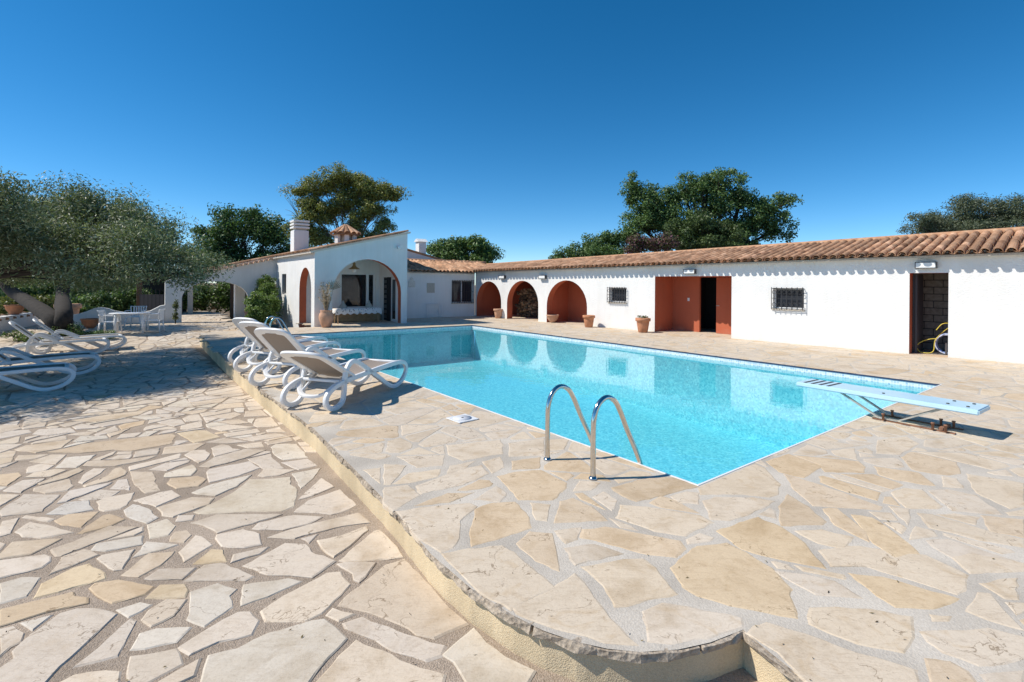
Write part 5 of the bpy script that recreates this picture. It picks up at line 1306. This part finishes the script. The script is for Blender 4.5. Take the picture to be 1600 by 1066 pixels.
# near olive: trunk just left of the view, crown over the lower terrace
nb = Vector((-13.3, 11.9, 0)); nb.z = zt(nb.x, nb.y)
NL = lobes_px(11.6, [(-120, 330, 120, 70), (-20, 345, 100, 62), (30, 395, 90, 50), (70, 330, 80, 48), (100, 385, 75, 50), (150, 345, 70, 45), (190, 385, 70, 48), (235, 385, 55, 42), (270, 410, 48, 36), (215, 420, 60, 30), (120, 425, 70, 30), (-80, 400, 110, 50), (290, 428, 32, 20)])
NL0 = [(Vector((-10.7, 8.5, 2.7)), 1.5, 1.0), (Vector((-11.6, 9.6, 3.1)), 1.7, 1.1), (Vector((-10.2, 9.6, 2.9)), 1.1, .9), (Vector((-12.4, 10.6, 3.3)), 1.6, 1.1), (Vector((-13.4, 13.5, 3.2)), 1.8, 1.1), (Vector((-11.2, 13.6, 3.2)), 1.5, 1.0)]
NL = NL0 + [(c + Vector((0, (-1.9, -1.2, -1.8, 1.4, -.6, 1.2, .6, -.3, .3, -.9, .7, 1.9, 0)[i], 0)), a, b_) for i, (c, a, b_) in enumerate(NL)]
make_tree('olive_tree', 'large grey-green olive whose wide crown shades the lower terrace', 'olive tree', nb, 2.1, NL, .42, 170, .08, .30, OLIVE, .15, 'bark', 1650, 3, depth=1.25, up=.25, shell=.35, sub=4)
# second olive: the forked trunk in view
ob = PT(93, 524)
OL = lobes_px(19.2, [(-10, 420, 70, 40), (40, 395, 80, 50), (95, 400, 80, 45), (150, 410, 70, 35), (60, 330, 80, 50), (110, 350, 70, 45), (-30, 350, 70, 60), (190, 425, 50, 26)])
ot = make_tree('olive_tree', 'olive with a dark forked trunk standing by the low wall', 'olive tree', ob, .6, OL, .42, 90, .095, .32, OLIVE, .13, 'bark', 520, 5, depth=.8, up=.25, shell=.4, limb=False)
fk = MB()
d_ = ray(12, 450); e1 = EYE + d_ * 18.9 - ob; d_ = ray(99, 452); e2 = EYE + d_ * 18.9 - ob
pa = spline([(0.05, 0, -.2), (0, 0, .25), Vector((-.25, 0, .62)), Vector((-.25, 0, .62)).lerp(e1, .55), e1, e1 + Vector((-.7, .2, .8))], 5)
fk.tube(pa, [.33 - .008 * k + .03 * noise.noise(Vector((k * .7, 1, 2))) for k in range(len(pa))], 12)
pa = spline([(0.05, .05, -.2), (.06, .05, .3), (.10, .05, .75), e2, e2 + Vector((.4, .2, 1.1))], 5)
fk.tube(pa, [.33 - .009 * k + .03 * noise.noise(Vector((k * .7, 5, 2))) for k in range(len(pa))], 12)
for k in range(10):
    s0 = (e1 if k % 2 else e2) + Vector((rng.uniform(-.2, .2), 0, rng.uniform(0, .6))); c_ = rng.choice(OL)[0] - ob; pp = spline([s0, s0.lerp(c_, .5) + Vector((0, 0, .25)), c_], 4)
    fk.tube(pp, [.10 * (1 - .8 * i / (len(pp) - 1)) for i in range(len(pp))], 6)
fk.build('limb', 'bark', ot)
def bg(px_base, Z, zb=-.9):
    q = EYE + ray(px_base, 444) * Z; return Vector((q.x, q.y, zb))
make_tree('carob_tree', 'dense dark green tree rising behind the arcade roof', 'tree', bg(380, 42), 2.6,
    lobes_px(42, [(345, 372, 36, 34), (385, 362, 40, 34), (425, 368, 34, 34), (325, 400, 32, 26), (370, 405, 45, 26), (415, 405, 42, 28), (448, 392, 18, 30), (350, 345, 18, 14), (390, 338, 20, 14), (318, 372, 16, 22), (440, 425, 30, 22), (390, 430, 60, 20), (300, 398, 16, 18)]), .75, 90, .24, .42, DARK + [(.05, .10, .035)], .32, 'bark', 430, 8, shell=.45)
make_tree('eucalyptus_tree', 'tall airy yellow-green tree with bare limbs behind the chimney', 'tree', bg(545, 40), 4.2,
    lobes_px(40, [(485, 318, 26, 16), (505, 292, 30, 14), (530, 280, 34, 13), (560, 290, 34, 18), (548, 312, 32, 20), (590, 296, 28, 16), (612, 304, 24, 10), (585, 328, 24, 18), (605, 352, 18, 12), (520, 330, 26, 18), (495, 345, 24, 16), (560, 345, 22, 16), (475, 360, 22, 18), (590, 372, 20, 12), (500, 372, 24, 16), (465, 300, 18, 9), (555, 375, 22, 14)]), .60, 150, .20, .36, EUC, .18, 'pale_bark', 420, 13, shell=.4, up=.5, sub=2)
tw = MB(); tb_ = bg(545, 40)
for k in range(7):
    q = EYE + ray(430 + rng.uniform(0, 38), 303 + rng.uniform(-4, 36)) * 40 - tb_; s0 = EYE + ray(470, 345) * 40 - tb_
    pp = spline([s0, s0.lerp(q, .5) + Vector((0, rng.uniform(-.3, .3), .2)), q], 4); tw.tube(pp, [.03 * (1 - .8 * i / (len(pp) - 1)) for i in range(len(pp))], 5)
for o in col.objects:
    if o.name.startswith('eucalyptus_tree'): tw.build('bare_branch', 'pale_bark', o); break
make_tree('fig_tree', 'bushy green tree peeping over the rear wing roof', 'tree', bg(725, 37), 1.8,
    lobes_px(37, [(690, 392, 24, 14), (715, 388, 26, 14), (745, 386, 26, 14), (765, 398, 20, 14), (700, 405, 30, 14), (735, 405, 40, 18)]), .50, 95, .20, .5, MID, .2, 'bark', 200, 17, shell=.45, up=.6)
make_tree('carob_tree', 'broad dark green tree with upright crowns rising behind the annex roof', 'tree', bg(1105, 30), 2.6,
    lobes_px(30, [(992, 300, 18, 26), (1012, 318, 28, 30), (1000, 352, 32, 22), (1050, 348, 34, 30), (1070, 305, 26, 24), (1095, 292, 26, 22), (1130, 290, 30, 20), (1110, 325, 40, 28), (1160, 310, 30, 24), (1195, 325, 28, 24), (1222, 318, 20, 12), (1170, 350, 40, 26), (1215, 358, 28, 24), (1100, 365, 50, 24), (1150, 380, 60, 18), (1060, 380, 40, 14), (982, 280, 8, 12), (1035, 338, 26, 24), (1042, 312, 16, 18), (1020, 300, 14, 16), (1075, 282, 10, 10), (1130, 275, 14, 8)]), .42, 90, .155, .46, DARK + MID, .34, 'bark', 760, 19, shell=.5, up=.45)
make_tree('carob_tree', 'lighter bushy tree right behind the bougainvillea on the annex roof', 'tree', bg(1092, 25.5), 1.8,
    lobes_px(25.5, [(1070, 360, 30, 20), (1100, 350, 34, 22), (1125, 365, 30, 20), (1090, 378, 44, 14)]), .36, 90, .13, .45, [(.075, .115, .035), (.10, .145, .05), (.055, .09, .028)], .14, 'bark', 190, 23, shell=.45, up=.5)
make_tree('laurel_shrub', 'low row of green shrubs along the ridge beside the bougainvillea', 'shrub', bg(940, 31), 1.4,
    lobes_px(31, [(880, 402, 24, 10), (910, 395, 26, 12), (935, 382, 22, 14), (960, 375, 24, 14), (985, 370, 22, 16), (950, 396, 50, 14)]), .40, 90, .15, .46, DARK + MID, .12, 'bark', 210, 29, shell=.45, up=.5)
make_tree('bougainvillea', 'dusky pink bougainvillea spilling over the annex ridge', 'shrub', bg(1030, 23.5), 1.3,
    lobes_px(23.5, [(1000, 381, 22, 11), (1022, 383, 22, 10), (1045, 378, 15, 13), (985, 390, 18, 8)]), .28, 90, .10, .6, [(.17, .09, .085), (.15, .09, .07), (.10, .085, .05), (.09, .115, .045), (.22, .10, .15), (.11, .12, .05)], .08, 'bark', 120, 31, shell=.4, up=.5)
make_tree('olive_tree', 'rounded grey-green olive showing above the near end of the annex roof', 'olive tree', bg(1530, 19.5), 1.5,
    lobes_px(19.5, [(1440, 352, 34, 16), (1480, 342, 30, 22), (1510, 330, 30, 24), (1550, 332, 38, 24), (1590, 335, 34, 24), (1620, 340, 40, 26), (1530, 358, 90, 18), (1660, 345, 40, 26)]), .30, 105, .085, .32, [(.10, .125, .07), (.14, .165, .10), (.07, .095, .05), (.17, .19, .125)], .24, 'bark', 520, 37, shell=.5, up=.4)
# climbing bush at the side wall, small creeper, hedge and shrubs behind the garden walls
def shrub(name, label, base, blobs, leaf, aspect, tints, n_clump, per, clump, seed, cat='shrub'):
    root = empty(name, base); tag(root, label, cat); rs_ = np.random.RandomState(seed); rg = random.Random(seed); cs_ = []; st = MB()
    for (x_, y_, z_, rx, rz) in blobs:
        k = max(3, int(n_clump / len(blobs))); d = rs_.normal(size=(k, 3)); d /= np.linalg.norm(d, axis=1)[:, None]
        pts = np.array([x_, y_, z_]) + d * rs_.uniform(.3, 1, k)[:, None] * np.array([rx, rx * .6, rz]); pts[:, 2] = np.maximum(pts[:, 2], .06); cs_ += [tuple(q) for q in pts]
        for q in pts[::4]: st.tube(spline([(x_ * .3, y_ * .3, 0), (x_ * .7, y_ * .7, z_ * .6), tuple(q)], 3), [.022, .02, .018, .015, .012, .009, .006], 5)
    st.build('stem', 'bark', root); leaf_mesh('foliage', cs_, per, clump, leaf, aspect, tints, root, up=.4, rs_=rs_); return root
q = HOUSE.w(-.62, 4.7, 0); q.z = zt(q.x, q.y)
vb = shrub('climbing_bush', 'bushy green climber against the white side wall beside the red arch', q, [(0, 0, .55, .55, .5), (-.3, .4, 1.0, .5, .5), (.2, -.35, .8, .5, .5), (-.55, .8, 1.35, .45, .45), (.35, -.9, .45, .35, .45), (-.1, .1, 1.45, .4, .3), (-.75, 1.1, .7, .4, .6), (.25, -1.3, .5, .4, .5), (.1, -.7, .95, .45, .45), (-.6, .9, 1.75, .4, .3), (.15, -1.7, .45, .35, .4), (.0, -1.3, 1.0, .35, .35)], .085, .55, [(.12, .20, .045), (.17, .26, .065), (.07, .13, .03), (.23, .31, .10)], 480, 50, .17, 41)
q = PT(274, 506); shrub('creeper', 'thin yellow-green creeper climbing the garden wall pillar', q, [(0, 0, .3, .12, .3), (.03, 0, .75, .10, .25)], .06, .5, [(.13, .15, .05), (.10, .13, .04)], 30, 30, .09, 43)
q = PT(126, 524); shrub('ground_plant', 'low dark clump of plants at the foot of the garden bowl', q, [(0, 0, .12, .5, .14), (.6, .2, .1, .4, .12), (-.5, .1, .12, .4, .14)], .08, .4, DARK, 60, 40, .12, 47)
q = PT(30, 528); shrub('ground_plant', 'low plants at the foot of the low wall with cap tiles', q, [(0, 0, .15, .5, .2), (.8, -.3, .12, .4, .2), (.9, .8, .25, .5, .3)], .08, .35, MID + [(.16, .15, .06)], 60, 40, .14, 49)
for (px, Z, h, w, lb, sd) in ((30, 23.5, 1.5, 2.2, 'yellow-green shrub behind the low wall with cap tiles', 51), (95, 25.5, 1.4, 2.0, 'leafy green shrub beyond the forked olive trunk', 53), (150, 27, 1.5, 2.0, 'green shrub just behind the crest of the wavy wall', 55), (205, 28, 1.8, 2.2, 'dark shrub behind the dip of the wavy wall', 57), (250, 29.5, 1.9, 2.0, 'dark shrub behind the pillar end of the garden wall', 59)):
    b_ = bg(px, Z, -.5); shrub('garden_shrub', lb, b_, [(0, 0, h * .6, w * .5, h * .45), (-w * .35, .2, h * .5, w * .4, h * .4), (w * .35, .1, h * .55, w * .4, h * .45)], .14, .5, MID if sd != 51 else [(.13, .15, .04), (.09, .12, .035), (.17, .17, .06)], 150, 60, .32, sd)
for (px, Z, h, w, lb, sd) in ((-60, 25, 2.3, 3.0, 'tall leafy shrub beyond the start of the low wall', 71), (-5, 28, 2.6, 3.0, 'tall dark shrub rising behind the yellow-green one', 73), (60, 31, 2.8, 3.4, 'tall green shrub far behind the forked olive', 75), (125, 33, 2.8, 3.4, 'tall green shrub far behind the wavy wall', 77), (190, 34, 2.8, 3.4, 'tall green shrub far behind the plastic table', 79), (250, 36, 2.8, 3.4, 'tall green shrub far behind the garden wall pillar', 81)):
    b_ = bg(px, Z, -.7); shrub('tall_shrub', lb, b_, [(0, 0, h * .6, w * .5, h * .45), (-w * .35, .2, h * .5, w * .4, h * .4), (w * .35, .1, h * .55, w * .4, h * .45)], .17, .5, MID + DARK, 210, 60, .42, sd)
# yard seen through the arcade: gate, dark shed, pillar, stumps, hedge
YD = Frame(HOUSE.w(-2.5, 13.5).xy, HOUSE.deg)
sh = empty('shed', YD.w(0.5, 0, 0), YD.deg); tag(sh, 'dark open shed at the back of the yard seen through the arcade', 'shed')
MB().box(-3.3, -.9, 2.0, 2.2, -.5, 2.3).build('back_wall', 'dark_room', sh); MB().box(-3.4, 3.4, -.3, 2.3, 2.0, 2.15).build('roof', 'dark_wood', sh)
for xx in (-3.2, -.9, 1.2, 3.1): MB().box(xx - .12, xx + .12, -.1, .14, -.5, 1.999).build('post', 'cream_stucco' if xx == -.9 else 'dark_wood', sh)
gt = empty('gate', YD.w(-1.75, -.6, 0), YD.deg); tag(gt, 'black metal gate in the yard beyond the arcade', 'gate')
MB().box(-.95, .95, -.02, .02, -.2, 1.0).build('panel', 'dark_grey', gt)
for k in range(12): MB().box(-.93 + k * .17 - .012, -.93 + k * .17 + .012, -.035, -.0205, -.2, 1.3).build('bar', 'black_iron', gt)
for i, (px, lb) in enumerate(((317, 'sawn pale log stump at the yard, the shorter of two'), (321.5, 'sawn pale log stump at the yard, the taller of two'))):
    qq = PT(px, 483); o = MB().lathe([(.20, -.05), (.19, .3 + .12 * i), (.17, .32 + .12 * i), (0, .325 + .12 * i)], 12).build('log_stump', 'pale_wood'); o.location = (qq.x + .25 * i, qq.y + .5 * i, zt(qq.x, qq.y)); tag(o, lb, 'log')
pr = MB().box(-.22, .22, -.22, .22, -.5, 1.9).build('pillar', 'white_stucco'); xx, _ = HOUSE.on_y(374, 480, AY + 1.9); pr.location = HOUSE.w(xx, AY + 1.9, 0); pr.rotation_euler = (0, 0, R(HOUSE.deg)); pr.name = 'arcade_pillar'; tag(pr, 'square white pillar standing behind the arcade arch', 'pillar')
b_ = YD.w(1.0, 3.2, -.3); shrub('yard_hedge', 'bushy hedge lit beyond the dark shed', b_, [(x_, 0, 1.0, 1.0, 1.0) for x_ in (-4, -2.4, -.8, .8, 2.4)], .16, .5, MID, 260, 60, .4, 61)
# repeats share a group
for o in col.objects:
    if o.parent is None and 'label' in o and 'group' not in o:
        base_ = o.name.split('.')[0]
        gname = {'olive_tree': 'olive trees round the pool', 'carob_tree': 'dense trees behind the buildings', 'garden_shrub': 'shrubs behind the garden walls', 'tall_shrub': 'tall shrubs far behind the garden', 'ground_plant': 'low plants at the wall foot', 'log_stump': 'log stumps in the yard', 'plant_pot': 'clay pots about the house and garden'}.get(base_)
        if gname: o['group'] = gname
